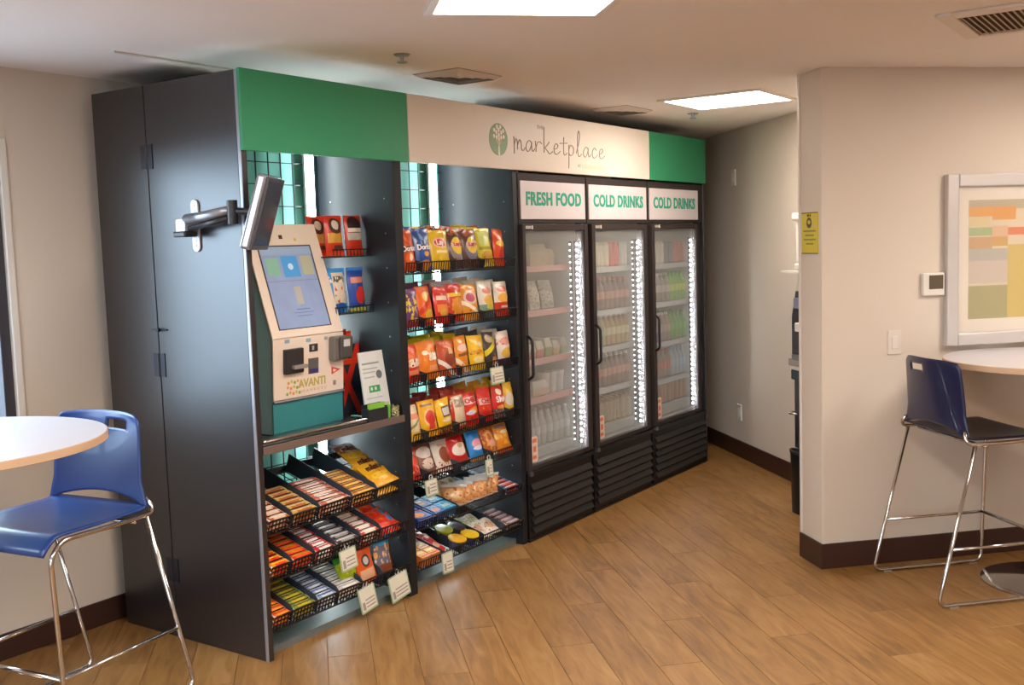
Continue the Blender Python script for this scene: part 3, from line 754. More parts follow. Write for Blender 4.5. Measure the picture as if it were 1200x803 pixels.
# ------------------------------------------------------------------ wire shelves of the snack cabinet
M_divid = mat('divider_steel', '#36404a', .35, metal=.2, var=.1)
def basket(label, x0, x1, z0, ang, depth, fence, divs, dh=.06, first_clear=False):
    t = thing('wire_shelf', label, 'shelf', (0, 0, z0), rot=(R(ang), 0, 0))
    fw_ = MB(); r_ = .0016
    n = int((x1-x0)/.0185)
    for i in range(n+1):
        x = x0+(x1-x0)*i/n; fw_.box(x-r_, x+r_, -r_, r_, 0, fence)
    part('front_fence', fw_, M_wire, t)
    bt = MB()
    for i in range(0, n+1, 2):
        x = x0+(x1-x0)*i/n; bt.box(x-r_, x+r_, 0, depth, -r_*2, 0)
    for k in range(7): y = depth*k/6; bt.box(x0, x1, y-r_, y+r_, -r_*4, -r_*2)
    part('wire_bottom', bt, M_wire, t)
    part('front_rail', MB().box(x0, x1, -.0028, .0028, fence-.002, fence+.003), M_wire, t)
    part('front_rail', MB().box(x0, x1, -.0028, .0028, -.004, .001), M_wire, t)
    for x in divs:
        part('divider', MB().prism([(.004, 0), (depth, 0), (depth, dh*1.15), (.03, dh), (.004, fence)], x-.0015, x+.0015, 'yz'), M_divid, t)
    part('back_bracket', MB().box(x0, x1, depth, depth+.006, -.01, .03), M_wire, t)
    return t
def on(z0, ang, x, d, h):                              # a point on a sloping shelf
    a = R(ang); return (x, d*math.cos(a)-h*math.sin(a), z0+d*math.sin(a)+h*math.cos(a))

# ---- candy bars
def bar_mesh(L_, Wd, Hh, crimp=.012):
    mb = MB(); nu, nv = 6, 6
    def f(u, v):                                       # closed sleeve around x with flattened ends
        x = (u-.5)*L_; a = 2*math.pi*v
        e = min(u, 1-u)*L_/crimp; k = min(1.0, e); k = .12+.88*(k**.6)
        ca, sa = math.cos(a), math.sin(a)
        sq = lambda c: math.copysign(abs(c)**.55, c)
        return (x, sq(ca)*Wd/2*(1.04 if k < .9 else 1), Hh/2+sq(sa)*Hh/2*k)
    mb.grid(f, 8, 12)
    me = mb.mesh('bar', smooth=True); return me
BAR = bar_mesh(.135, .032, .02)
BARBIG = bar_mesh(.15, .04, .024)
ORD = ['first', 'second', 'third', 'fourth', 'fifth', 'sixth']
def bar_mat(name, base, band, txt):
    return print_mat('bar_'+name, base, [('rect', .22, .78, .0, 1, band), ('noise', 6, .60, .12, .38, txt), ('rect', .1, .9, .22, .28, txt), ('rect', 0, 1, .44, .56, '#2a1812'), ('rect', 0, 1, .94, 1, '#2a1812'), ('rect', 0, .05, 0, 1, '#d0c8c0'), ('rect', .95, 1, 0, 1, '#d0c8c0')], rough=.28)
def fill_bin(z0, ang, xa, xb, m, label, rows=5, layers=1, d0=.026, me=None, pitch=.0385, base=.001, flat_h=.021):
    me = me or BAR; wv = (xb-xa)-.012; L0 = .135 if me is BAR else .15
    sx_ = wv/L0
    for ly in range(layers):
        for i in range(rows if ly == layers-1 else 2):
            p = on(z0, ang, (xa+xb)/2+random.uniform(-.002, .002), d0+i*pitch+random.uniform(-.001, .001), base+ly*flat_h)
            o = link('candy_bar', me, m, None, p, (R(ang)+random.uniform(-.05, .05), random.uniform(-.02, .02), random.uniform(-.03, .03)))
            o.scale = (sx_, 1, 1); tag(o, label, 'candy bar', label)
A1 = 18
T1 = [(.035, .163), (.163, .32), (.32, .523), (.523, .685), (.685, .875)]
T2 = [(.035, .148), (.148, .28), (.28, .408), (.408, .564), (.564, .70), (.70, .885)]
T3 = [(.035, .139), (.139, .281), (.281, .409), (.409, .561), (.561, .70), (.70, .82)]
ZT = [.515, .325, .118]
for T_, z0, nm in ((T1, ZT[0], 'upper'), (T2, ZT[1], 'middle'), (T3, ZT[2], 'lower')):
    basket(f'{nm} black wire candy shelf with bin dividers under the kiosk counter', .033, .89, z0, A1, .42, .06, [a for a, b in T_[1:]], .075)
BARS1 = [('hazel', '#b0572f', '#d8b59a', '#e7d9c8', 'red and cream'), ('almond', '#c7a24a', '#a8602c', '#dcc58a', 'gold and brown'), ('rose', '#c8705a', '#e6c9b4', '#8a3b2c', 'pink and cream'), ('orange', '#c8843f', '#e8b860', '#7a3c1c', 'orange and brown')]
for (xa, xb), (n, a, b, c, ds) in zip(T1, BARS1):
    fill_bin(ZT[0], A1, xa, xb, bar_mat(n, a, b, c), f'{ds} wrapped candy bar in the upper candy shelf', 6, 3)
BARS2 = [('yred', '#e08a1e', '#d8321c', '#f2c62a', 'yellow and red'), ('red', '#d62f1a', '#e0501c', '#c9921f', 'bright red and gold'), ('rw', '#d02a24', '#e8e0dc', '#b81c1c', 'red and white'), ('choc', '#3a2420', '#8d8a8c', '#c9c4c0', 'dark brown and silver'), ('rwr', '#c23a2c', '#e0cfc0', '#f0e8e0', 'cream and red')]
for (xa, xb), (n, a, b, c, ds) in zip(T2, BARS2):
    fill_bin(ZT[1], A1, xa, xb, bar_mat(n, a, b, c), f'{ds} wrapped candy bar in the middle candy shelf', 6 if n != 'choc' else 8, 3)
BARS3 = [('oran', '#dd6420', '#e8892c', '#c9401a', 'orange'), ('olive', '#7c8a34', '#b9a52c', '#3f5a2a', 'olive and yellow'), ('silver', '#8fa0b8', '#c3ccd4', '#33529c', 'silver and blue'), ('white', '#c9c4bc', '#e2ddd4', '#a8a8b4', 'white and silver')]
for (xa, xb), (n, a, b, c, ds) in zip(T3, BARS3):
    fill_bin(ZT[2], A1, xa, xb, bar_mat(n, a, b, c), f'{ds} wrapped candy bar in the lower candy shelf', 6, 3)
# a few loose bars farther back in the middle shelf
M_tealbar = bar_mat('teal', '#2f6f74', '#b9c4c4', '#d9dfe0')
for i in range(4):
    p = on(ZT[1], A1, .35+.006*i, .25+i*.04, .002); o = link('candy_bar', BAR, M_tealbar, None, p, (R(A1), 0, R(3))); o.scale = (.85, 1, 1)
    tag(o, 'teal and silver candy bar at the back of the middle candy shelf', 'candy bar', 'teal bars at the back of the middle candy shelf')

# ---- pouches (chips and candy)
VAR = {}
def pouch(kind):
    if kind not in VAR:
        w_, h, d, sd = kind; VAR[kind] = pouch_mesh('pouch', w_, h, d, sd)
    return VAR[kind]
def pouch_text(o, kind, s, size, v, col, width, u=.5, bold=.0):
    me, th, X = pouch(kind); w_, h = kind[0], kind[1]
    tm = text_mb(s, size, .0004, bold=bold, width=width)
    out = []
    for (x, y, z) in tm.v:
        uu = min(.98, max(.02, u+x/w_)); vv = min(.98, max(.02, v+z/h)); out.append(((uu-.5)*w_*.95, -th(uu, vv)-.0035+y, vv*h))
    tm.v = out
    part('lettering', tm, mat('ink_'+col.lstrip('#'), col, .5), o)
def place_pouch(name, kind, m, loc, rot, label, cat, group=None, texts=()):
    o = link(name, pouch(kind)[0], m, None, loc, rot); tag(o, label, cat, group)
    for tx in texts: pouch_text(o, kind, *tx)
    return o
AS = 10
ZR = [1.530, 1.262, .998, .718, .520, .304, .108]
RN = ['top', 'second', 'third', 'fourth', 'fifth', 'sixth', 'lowest']
FEN = [.05, .05, .05, .05, .05, .045, .045]
EDGES = [[.977, 1.089, 1.206, 1.349, 1.473, 1.594, 1.724, 1.827], [.980, 1.09, 1.211, 1.326, 1.443, 1.578, 1.724, 1.852], [.982, 1.086, 1.228, 1.37, 1.482, 1.624, 1.729, 1.865],
         [.987, 1.077, 1.203, 1.327, 1.438, 1.55, 1.677, 1.788, 1.87], [.985, 1.076, 1.196, 1.321, 1.473, 1.61, 1.736, 1.862],
         [.985, 1.114, 1.222, 1.36, 1.429, 1.50, 1.60, 1.70, 1.868], [.985, 1.157, 1.275, 1.383, 1.494, 1.609, 1.728, 1.868]]
for i in range(7):
    dv = [x for x in EDGES[i][1:-1]]
    if i < 5: dv = dv[::2]
    if i == 5: dv = [1.114, 1.30, 1.70]
    if i == 6: dv = [1.157, 1.30, 1.50, 1.70]
    basket(f'{RN[i]} black wire shelf of the snack bay beside the coolers', X1b+.006, X2a-.006, ZR[i], AS if i < 5 else 14, .42, FEN[i], dv, .05)
C_ = lambda *l: l
KINDS = [
 [ # top
  ('tort_orange', '#c94a26', [('noise', 4, .56, .45, .95, '#e0763a'), ('ell', .5, .3, .3, .16, '#e8692c'), ('ell', .52, .33, .12, .09, '#f0e2c4'), ('rect', .08, .92, .47, .60, '#5a2018'), ('rect', 0, 1, .93, 1, '#c4551f')], 'orange tortilla chip bag with white lettering', [('Doritos', .036, .535, '#f4efe8', .10, .5, .0012)]),
  ('tort_blue', '#33518f', [('noise', 4, .55, .5, .98, '#7f9cc0'), ('ell', .5, .34, .35, .18, '#1f4f9c'), ('ell', .55, .38, .16, .06, '#e7a24a'), ('rect', .08, .92, .47, .60, '#2a3560'), ('ell', .5, .12, .36, .12, '#d98a2c')], 'blue tortilla chip bag with white lettering', [('Doritos', .036, .535, '#f4efe8', .10, .5, .0012)]),
  ('potato_yellow', '#e3b722', [('ell', .48, .66, .36, .14, '#e8b4a0'), ('ell', .48, .66, .3, .10, '#cf3b34'), ('noise', 6, .6, .05, .4, '#f0cf4a'), ('rect', .2, .8, .4, .46, '#f2e6b4')], 'yellow potato chip bag with red oval', [('Lay\'s', .036, .66, '#f6ece0', .07, .48, .001)]),
  ('kettle_brown', '#4d3630', [('ell', .5, .46, .42, .3, '#8c8583'), ('ell', .5, .55, .34, .22, '#e6c22c'), ('rect', .15, .85, .52, .62, '#e8b8a8'), ('noise', 7, .6, 0, .25, '#8a3c22'), ('noise', 5, .55, .82, 1, '#c9662c')], 'brown chip bag with yellow and grey oval', [('Lay\'s', .026, .58, '#c43a2f', .06, .5, .001)]),
  ('kettle_purple', '#5c3a33', [('ell', .5, .48, .42, .3, '#7d7789'), ('ell', .5, .58, .33, .22, '#e2bf3a'), ('rect', .15, .85, .54, .66, '#e3b9b9'), ('noise', 5, .5, .82, 1, '#a04a28'), ('noise', 8, .6, 0, .2, '#b35a2a')], 'brown chip bag with mauve and yellow oval', [('Lay\'s', .026, .60, '#c43a2f', .06, .5, .001)]),
  ('lime_yellow', '#d7c62e', [('rect', .15, .85, .55, .9, '#c9cf7a'), ('rect', .1, .9, .42, .5, '#8c9420'), ('ell', .5, .25, .35, .15, '#c99a3a'), ('noise', 7, .55, 0, .3, '#a87a2c')], 'lime yellow chip bag', []),
  ('hot_orange', '#d9481c', [('ell', .5, .6, .4, .08, '#e8c24a'), ('rect', 0, 1, .8, .95, '#e2661e'), ('ell', .5, .3, .2, .2, '#b81f18')], 'narrow red orange chip bag', []),
 ], [ # second
  ('puff_purple', '#6a3f72', [('cells', 5, .42, .15, .85, '#d8b832'), ('noise', 5, .55, .3, .75, '#e0c84a'), ('rect', 0, 1, 0, .16, '#9c2f34')], 'purple chip bag printed with yellow puffs', []),
  ('crunch_orange', '#e2661c', [('ell', .55, .72, .3, .14, '#d9c26a'), ('diag', -.5, .25, .4, '#c8321c'), ('ell', .6, .28, .36, .12, '#e0b03a'), ('rect', 0, 1, 0, .08, '#b8281c')], 'orange cheese snack bag with red stripe', []),
  ('flame_red', '#cf2f1e', [('rect', .1, .95, .62, .74, '#e3d6b8'), ('rect', .1, .9, .3, .5, '#e2872f'), ('ell', .5, .28, .3, .1, '#d9a03a')], 'red cheese snack bag with cream band', []),
  ('corn_red', '#c9301f', [('rect', .05, .95, .66, .76, '#e8c23a'), ('ell', .55, .42, .4, .22, '#d98a2c'), ('noise', 7, .58, .1, .6, '#e3a83a')], 'red corn chip bag with yellow band', []),
  ('corn_yellow', '#e0952a', [('ell', .45, .62, .36, .2, '#e2c3b4'), ('ell', .45, .62, .26, .13, '#b8485a'), ('diag', .35, .44, .56, '#efe2cc'), ('noise', 6, .6, 0, .3, '#c9581f')], 'yellow snack bag with pink oval', []),
  ('baked_white', '#ddd3c4', [('ell', .5, .74, .3, .10, '#d98a78'), ('ell', .55, .48, .35, .14, '#e0b24a'), ('rect', 0, 1, .18, .36, '#7d9a86'), ('ell', .6, .3, .3, .08, '#c9c43a'), ('rect', 0, 1, 0, .18, '#4a5a58')], 'white popcorn bag with green base', []),
  ('baked_red', '#e2d8c8', [('ell', .5, .78, .34, .10, '#d97a68'), ('ell', .5, .52, .36, .14, '#e0a83a'), ('rect', 0, 1, 0, .4, '#cf3a22'), ('rect', .3, .9, .24, .3, '#e8dcd0')], 'white popcorn bag with red base', []),
 ], [ # third
  ('multi_red', '#cf3a1c', [('rect', .1, .9, .42, .62, '#e2b08a'), ('noise', 10, .55, .42, .62, '#c23a20'), ('ell', .5, .7, .4, .12, '#e26a2c'), ('rect', .1, .9, .22, .34, '#e08a6a'), ('rect', 0, 1, 0, .18, '#a8281c')], 'red multigrain chip bag with cream lettering', [('SUN', .032, .56, '#f4e6d0', .07, .5, .0012), ('CHIPS', .022, .46, '#f4e6d0', .075, .5, .001)]),
  ('multi_orange', '#e07a1c', [('rect', .45, .95, .5, .66, '#e6b894'), ('rect', .4, .95, .22, .36, '#e89a6a'), ('ell', .3, .7, .14, .06, '#f4e0c0'), ('noise', 6, .62, 0, .9, '#e8942c')], 'orange multigrain chip bag with cream lettering', [('SUN', .030, .62, '#f6ead8', .062, .62, .0012), ('CHIPS', .020, .52, '#f6ead8', .066, .62, .001)]),
  ('bbq_brown', '#b8481f', [('ell', .6, .48, .36, .2, '#8c3a22'), ('rect', .5, .75, .6, .78, '#e0c08a'), ('diag', .5, .36, .5, '#e3dccf'), ('noise', 5, .58, .7, 1, '#d9782c')], 'brown barbecue chip bag with white stripe', []),
  ('cheese_orange', '#e08a22', [('ell', .5, .68, .4, .1, '#e8c4b4'), ('rect', .1, .9, .46, .54, '#8a4a1c'), ('diag', .5, .32, .46, '#ecd8b8'), ('noise', 7, .6, 0, .3, '#d9601c')], 'orange cheese bag with white stripe', []),
  ('cheese_yellow', '#e8b812', [('ell', .6, .72, .18, .08, '#e0d0b0'), ('rect', .08, .92, .46, .56, '#d99a1c'), ('noise', 12, .56, .44, .58, '#a8641c'), ('ell', .45, .3, .3, .1, '#ead28a')], 'bright yellow chip bag', []),
  ('nut_dark', '#3c3432', [('diag', -.35, .3, .46, '#dcc81f'), ('rect', .4, .9, .05, .28, '#c98a52'), ('ell', .4, .8, .3, .12, '#b09878'), ('rect', .55, .8, .6, .85, '#c9b828')], 'dark snack bag with yellow diagonal band', []),
  ('pop_white', '#ddd2c6', [('ell', .5, .7, .36, .12, '#d99a8a'), ('noise', 12, .58, .6, .8, '#c23a30'), ('ell', .55, .36, .4, .16, '#dcb24a'), ('rect', 0, 1, 0, .2, '#4a3444'), ('rect', .1, .9, .16, .21, '#a07aa8')], 'white popcorn bag with purple base', []),
 ], [ # fourth
  ('cream_yellow', '#ddc9a4', [('rect', .1, .9, .6, .76, '#dd8a6a'), ('diag', -.3, .3, .38, '#8c8a5a'), ('rect', 0, 1, 0, .24, '#e0b42c')], 'cream snack bag with yellow base', []),
  ('peanut_yellow', '#e3a81f', [('ell', .52, .5, .36, .26, '#e2b87a'), ('ell', .52, .52, .3, .2, '#c8382c'), ('rect', .35, .75, .2, .34, '#cf3f30'), ('rect', .1, .8, .84, .9, '#8a5a20')], 'yellow peanut bag with red emblem', []),
  ('block_yellow', '#e8b41c', [('rect', .25, .8, .48, .78, '#3a3434'), ('rect', .29, .76, .52, .74, '#c9c2bc'), ('ell', .55, .38, .36, .06, '#e6d8c0'), ('rect', 0, 1, .0, .22, '#5a2a1c'), ('noise', 8, .5, .0, .2, '#c9782c')], 'yellow snack bag with framed white block', []),
  ('tan_brown', '#b8391f', [('rect', .12, .95, .08, .94, '#d8c0a0'), ('rect', .2, .9, .62, .86, '#8a7a6a'), ('noise', 10, .55, .62, .86, '#c9b8a0')], 'tan cookie bag with red edge', []),
  ('cracker_red', '#cf2a1a', [('rect', .05, .95, .66, .86, '#e6cfc0'), ('ell', .6, .45, .4, .1, '#e09a2c'), ('ell', .35, .4, .3, .07, '#c4c4d4'), ('noise', 7, .56, 0, .3, '#8a1c14')], 'red cheese cracker bag with gold crackers', [('CHEEZ', .034, .76, '#c22418', .095, .5, .0012)]),
  ('cracker_plain', '#d22e1e', [('rect', .05, .95, .5, .68, '#e8c0b4'), ('rect', 0, 1, 0, .3, '#b8281c'), ('noise', 8, .62, .3, .5, '#e28a3a')], 'plain red cheese cracker bag', [('CHEEZ', .034, .59, '#c22418', .10, .5, .0012)]),
  ('pop_red', '#cf2420', [('rect', 0, 1, 0, .3, '#4a4a54'), ('noise', 9, .56, 0, .3, '#c98a5a'), ('ell', .5, .82, .25, .1, '#e8d8b8'), ('ell', .5, .35, .3, .06, '#e0a04a')], 'red popcorn bag with large white letters', [('SMA', .045, .58, '#f0e2dc', .085, .52, .0014)]),
  ('nut_yellow', '#ddb23a', [('ell', .4, .5, .36, .2, '#cfc6b4'), ('rect', 0, 1, 0, .22, '#6a4028')], 'small yellow nut bag', []),
 ], [ # fifth
  ('candy_red', '#c9382a', [('noise', 7, .55, .2, .9, '#e8b8a0'), ('ell', .5, .6, .4, .16, '#e0563c')], 'red candy bag with pale print', []),
  ('cookie_white', '#8a5a48', [('ell', .45, .7, .42, .18, '#ddd0c8'), ('ell', .5, .35, .36, .16, '#d9c4b4'), ('noise', 8, .6, 0, .4, '#6a3020')], 'brown and white cookie bag', []),
  ('brownie_white', '#dccfbf', [('ell', .6, .5, .36, .26, '#8a4428'), ('rect', .3, .9, .78, .86, '#c9a080'), ('noise', 8, .55, 0, .3, '#a8482c')], 'white bag picturing a brown cookie', []),
  ('bear_red', '#c4221c', [('ell', .55, .5, .42, .2, '#e6d8cc'), ('ell', .6, .62, .16, .08, '#c9a87a'), ('rect', 0, 1, .08, .2, '#b83a30'), ('rect', 0, 1, 0, .08, '#2c2018')], 'red and white cookie bag', []),
  ('gummy_blue', '#2f86cf', [('ell', .55, .55, .36, .16, '#e3a0b0'), ('ell', .55, .4, .36, .07, '#d8d8e8'), ('rect', 0, 1, 0, .12, '#c98a4a')], 'bright blue candy bag with pink print', []),
  ('nut_orange', '#b8581f', [('noise', 6, .52, .1, .9, '#d99a4a'), ('ell', .55, .4, .3, .12, '#d8a090'), ('rect', .2, .9, .02, .14, '#d9b890')], 'orange brown nut bag', []),
  ('chip_orange', '#d8821f', [('cells', 4, .45, .25, .75, '#e6b040'), ('rect', .1, .9, .84, .96, '#8a7a70'), ('ell', .6, .68, .3, .06, '#ecd8b0'), ('rect', 0, 1, 0, .14, '#b8481c')], 'orange chip bag with golden chips', []),
 ]]
BH = [.196, .185, .182, .172, .160]
BACKCOL = [['#4a6a2c', None, None, None, '#c9582a', None, None], ['#4a3a6a', '#5a3a5a', '#7a2f3a', '#c9c4c4', '#d0cccc', '#d6cfc6', '#d8d2c8'], ['#b8321c', '#b5b41f', '#c9b81c', '#d0b018', '#3c3a3a', '#4a4646', '#cfc4b8'],
           ['#d9a82c', '#7a2a34', '#8a2a30', '#a8382c', '#b83a2c', '#c9892c', '#d0982a', '#cfa83a'], [None, '#33528a', '#2c7ac0', None, '#8a8a3a', '#9a963a', '#4a4440']]
random.seed(21)
for ri in range(5):
    for k, (kid, base, layers, ds, texts) in enumerate(KINDS[ri]):
        xa, xb = EDGES[ri][k], EDGES[ri][k+1]; wd = min(.15, (xb-xa)*1.0); sd = k % 3
        kind = (round(wd-.004, 3), BH[ri]+(.008 if k % 2 else 0), .055, sd)
        m = print_mat('bag_'+kid, base, layers, rough=.3)
        tilt = random.uniform(-4, 4); lean = -9 + random.uniform(-3, 3)
        if ri == 4: lean -= 10
        p = on(ZR[ri], AS, (xa+xb)/2, .036 if ri < 4 else .05, .003)
        place_pouch('snack_bag', kind, m, p, (R(lean), R(tilt), R(random.uniform(-5, 5))), f'{ds}, front of the {RN[ri]} snack shelf', 'snack bag', None, texts)
        bc = BACKCOL[ri][k]
        mb_ = m if bc is None else mat('bag_back_'+bc.lstrip('#'), bc, .3, var=.3, scale=25)
        for depth_i, dd in ((0, .105), (1, .175)):
            p = on(ZR[ri], AS, (xa+xb)/2+random.uniform(-.01, .01), dd, .003)
            o = place_pouch('snack_bag', kind, mb_, p, (R(lean-4), R(-tilt*1.4), R(random.uniform(-6, 6))),
                        (f'{ds} second in line on the {RN[ri]} shelf' if depth_i == 0 else f'{ds} rearmost on the {RN[ri]} shelf') if bc is None else
                        (f'bag behind the {ds.split(" with ")[0].split(" printed ")[0].split(" pictur")[0]} on the {RN[ri]} shelf' if kid not in ('baked_white', 'baked_red') else f'bag behind the {ds} on the {RN[ri]} shelf') + ('' if depth_i == 0 else ', rearmost'), 'snack bag')

# sixth shelf: blue boxes, wrapped pastries, bars
def carton(name, x, d, h, w_, l_, t_, m, label, z0, ang, cat='box', rz=0, group=None):
    mb = MB(); mb.grid(lambda u, v: ((u-.5)*w_, (v-.5)*l_, t_), 1, 1)
    mb2 = MB().box(-w_/2, w_/2, -l_/2, l_/2, 0, t_-.0006)
    th = thing(name, label, cat, on(z0, ang, x, d, h), rot=(R(ang), 0, R(rz)), group=group)
    part('carton', mb2, m[1], th, bevel=.0015); part('printed_top', MB().grid(lambda u, v: ((u-.5)*w_*.97, (v-.5)*l_*.97, t_), 1, 1), m[0], th)
    return th
def boxm(n, base, layers, side): return (print_mat('box_'+n, base, layers), mat('boxside_'+n, side, .4, var=.2, scale=40))
A6 = 14
B1 = boxm('blue1', '#2b4f9c', [('ell', .5, .5, .36, .25, '#c98a6a'), ('noise', 6, .55, 0, 1, '#3f7fd0'), ('rect', .3, .7, .6, .8, '#d8c8c0')], '#28468c')
B2 = boxm('blue2', '#2a5fb0', [('ell', .55, .4, .3, .26, '#d8806a'), ('noise', 7, .56, 0, 1, '#5fb4e0')], '#2a4a90')
B3 = boxm('orange1', '#27499a', [('ell', .4, .45, .36, .3, '#d98a3a'), ('noise', 6, .6, 0, 1, '#b5482c')], '#24408a')
B4 = boxm('cyan', '#2f8fc4', [('noise', 5, .5, 0, 1, '#6fd0ea'), ('rect', .2, .8, .3, .6, '#c9d4dc')], '#1f5f94')
i = 0
for (xx, dd, bm_, ds) in ((1.035, .055, B3, 'blue snack box with orange picture at the shelf front'), (1.03, .14, B1, 'blue snack box with pink picture, second from front'), (1.035, .225, B2, 'blue snack box with pale picture, third from front'),
                          (1.15, .055, B2, 'blue snack box with red picture beside the orange one'), (1.15, .14, B1, 'dark blue snack box with tan picture'), (1.245, .06, B4, 'cyan snack box beside the pastries'), (1.25, .15, B4, 'cyan snack box behind another cyan box'), (1.15, .23, B4, 'cyan snack box at the back of the sixth shelf')):
    carton('snack_box', xx, dd, .002, .105 if xx < 1.2 else .09, .08, .045, bm_, ds, ZR[5], A6)
M_past = print_mat('pastry_wrap', '#c98a52', [('ell', .5, .5, .4, .3, '#dcb07a'), ('noise', 6, .6, .1, .9, '#b8502c'), ('rect', 0, 1, .86, 1, '#c9ccc8'), ('rect', 0, 1, 0, .1, '#c0a894')], rough=.2)
M_past2 = print_mat('pastry_wrap_clear', '#c4bfae', [('ell', .5, .4, .38, .3, '#c9a878'), ('noise', 6, .56, .3, 1, '#d8d8d0')], rough=.2)
for j in range(6):
    kind = (.13, .11, .045, j % 3)
    p = on(ZR[5], A6, 1.365+j*.06, .085, .002)
    place_pouch('wrapped_pastry', kind, M_past, p, (R(-22), R(random.uniform(-4, 4)), R(-52)), ORD[j]+' golden wrapped pastry from the left in the sixth shelf front row', 'pastry', 'pastries in the front row of the sixth shelf')
for j in range(3):
    p = on(ZR[5], A6, 1.36+j*.07, .15, .004)
    place_pouch('wrapped_pastry', (.115, .15, .05, j % 3), M_past2, p, (R(-45), 0, R(12)), ORD[j]+' pale wrapped pastry from the left in the sixth shelf back row', 'pastry', 'pastries in the back row of the sixth shelf')
M_bb = bar_mat('bluered', '#4a6fa8', '#c9584a', '#d8d4d0')
fill_bin(ZR[5], A6, 1.715, 1.862, M_bb, 'blue and red wrapped bar at the right of the sixth shelf', 6, 2)
# lowest shelf
B5 = boxm('lemon', '#e0b23a', [('noise', 6, .55, 0, 1, '#d9692c'), ('rect', .15, .85, .55, .85, '#ead48a'), ('rect', .1, .9, .12, .3, '#cf4a24')], '#c9702a')
for r_ in range(3):
    for c_ in range(2):
        carton('snack_box', 1.03+c_*.072, .045+r_*.072, .002, .068, .068, .05, B5, 'yellow and orange small carton on the lowest shelf left', ZR[6], A6, group='yellow cartons on the lowest shelf')
M_redp = print_mat('red_pouch', '#c9241c', [('ell', .6, .3, .25, .12, '#e0b0a0'), ('rect', 0, 1, .9, 1, '#8a1a20')])
M_jar = [('#b8bf2c', 'lime'), ('#3a3438', 'dark'), ('#e2b21f', 'yellow')]
for j, (dd, xx) in enumerate(((.06, 1.215), (.12, 1.20), (.19, 1.185))):
    place_pouch('candy_pouch', (.115, .15, .035, j), M_redp, on(ZR[6], A6, xx, dd, .004+.012*j), (R(-62), 0, R(8)), ['front', 'middle', 'rear'][j]+' red candy pouch lying on the lowest shelf', 'candy pouch')
def snack_cup(x, d, h, col, lid, label, r_=.046, ht=.045):
    t = thing('snack_cup', label, 'snack cup', on(ZR[6], A6, x, d, h), rot=(R(A6), 0, 0))
    part('cup', MB().lathe([(0, 0), (r_*.8, 0), (r_*.97, ht), (0, ht)], 18), mat('cup_'+col.lstrip('#'), col, .4, var=.2, scale=40), t, smooth='auto')
    part('lid', MB().lathe([(0, ht), (r_*1.06, ht), (r_*1.06, ht+.006), (r_*.9, ht+.008), (0, ht+.008)], 18), mat('cuplid_'+lid.lstrip('#'), lid, .35, var=.15, scale=20), t, smooth='auto')
snack_cup(1.33, .055, .002, '#4a4a6a', '#d9a81f', 'snack cup with yellow lid at the lowest shelf front')
snack_cup(1.34, .155, .012, '#9a9a2a', '#b0b52a', 'snack cup with lime lid behind the yellow one')
snack_cup(1.43, .14, .010, '#3a3436', '#3a3436', 'snack cup with dark lid on the lowest shelf')
snack_cup(1.43, .05, .002, '#2c3a7a', '#e0b81f', 'blue snack cup with yellow lid on the lowest shelf')
M_tub = print_mat('oval_tub_print', '#d6cdbf', [('ell', .5, .5, .36, .28, '#b8c4a4'), ('noise', 7, .56, 0, 1, '#8fa88a'), ('noise', 9, .6, 0, 1, '#b06a4a')])
M_tub2 = print_mat('oval_tub_print_b', '#e0d6c8', [('ell', .5, .45, .3, .2, '#c9a48a'), ('noise', 8, .6, 0, 1, '#a8584a')])
for j, (xx, dd, m_, ds) in enumerate(((1.535, .05, M_tub2, 'pale cookie pouch at the front of the lowest shelf'), (1.64, .05, M_tub2, 'second pale cookie pouch at the front of the lowest shelf'), (1.52, .13, M_tub, 'green and white pouch in the middle of the lowest shelf'), (1.62, .13, M_tub, 'green and white pouch nearer the cooler on the lowest shelf'), (1.55, .21, M_tub, 'green and white pouch at the back of the lowest shelf'))):
    place_pouch('cookie_pouch', (.115, .12, .045, j % 3), m_, on(ZR[6], A6, xx, dd-.02, .006), (R(-60), 0, R(5*(j-2))), ds, 'cookie pouch')
fill_bin(ZR[6], A6, 1.715, 1.862, bar_mat('mocha', '#6a4a44', '#a08a98', '#c9b8a8'), 'brown and mauve wrapped bar at the right of the lowest shelf', 5, 2)

# candy pouches in the kiosk bay
M_mm = print_mat('candy_yellow', '#e0a41c', [('ell', .5, .5, .38, .2, '#e8b93a'), ('noise', 6, .62, 0, 1, '#c9701c'), ('rect', 0, 1, .9, 1, '#d8b04a')])
M_mmb = print_mat('candy_brown', '#8a5a3c', [('ell', .5, .5, .38, .2, '#d9cfc6'), ('noise', 6, .58, 0, 1, '#c9421c'), ('rect', 0, 1, .8, 1, '#c9c4c0')])
for j in range(5):
    m_ = M_mm if j < 4 else M_mmb
    kind = (.16, .11, .035, j % 3)
    place_pouch('candy_pouch', kind, m_, on(ZT[0], A1, .79, .03+j*.055, .05+.008*j), (R(-58), R(-3+2*j), R(4)), ['frontmost yellow', 'second yellow', 'third yellow', 'fourth yellow', 'rearmost brown'][j]+' candy pouch on the upper candy shelf', 'candy pouch', None,
                [("m&m's", .045, .5, '#4a2018', .11, .5, .002)] if j in (1, 2, 4) else [])
for j in range(4):
    o = link('candy_pouch', pouch((.16, .11, .035, j % 3))[0], M_mm, None, on(ZT[0], A1, .79, .024+j*.045, .003), (R(-60), 0, R(3))); tag(o, 'yellow candy pouch in the under layer of the upper candy shelf', 'candy pouch', 'under layer of yellow candy pouches')
M_kk = print_mat('candy_red_blue', '#cf2f1c', [('rect', .72, .92, .3, .8, '#2f7ab8'), ('rect', 0, .18, .1, .9, '#d8cfc4'), ('noise', 7, .58, 0, 1, '#e0642c')])
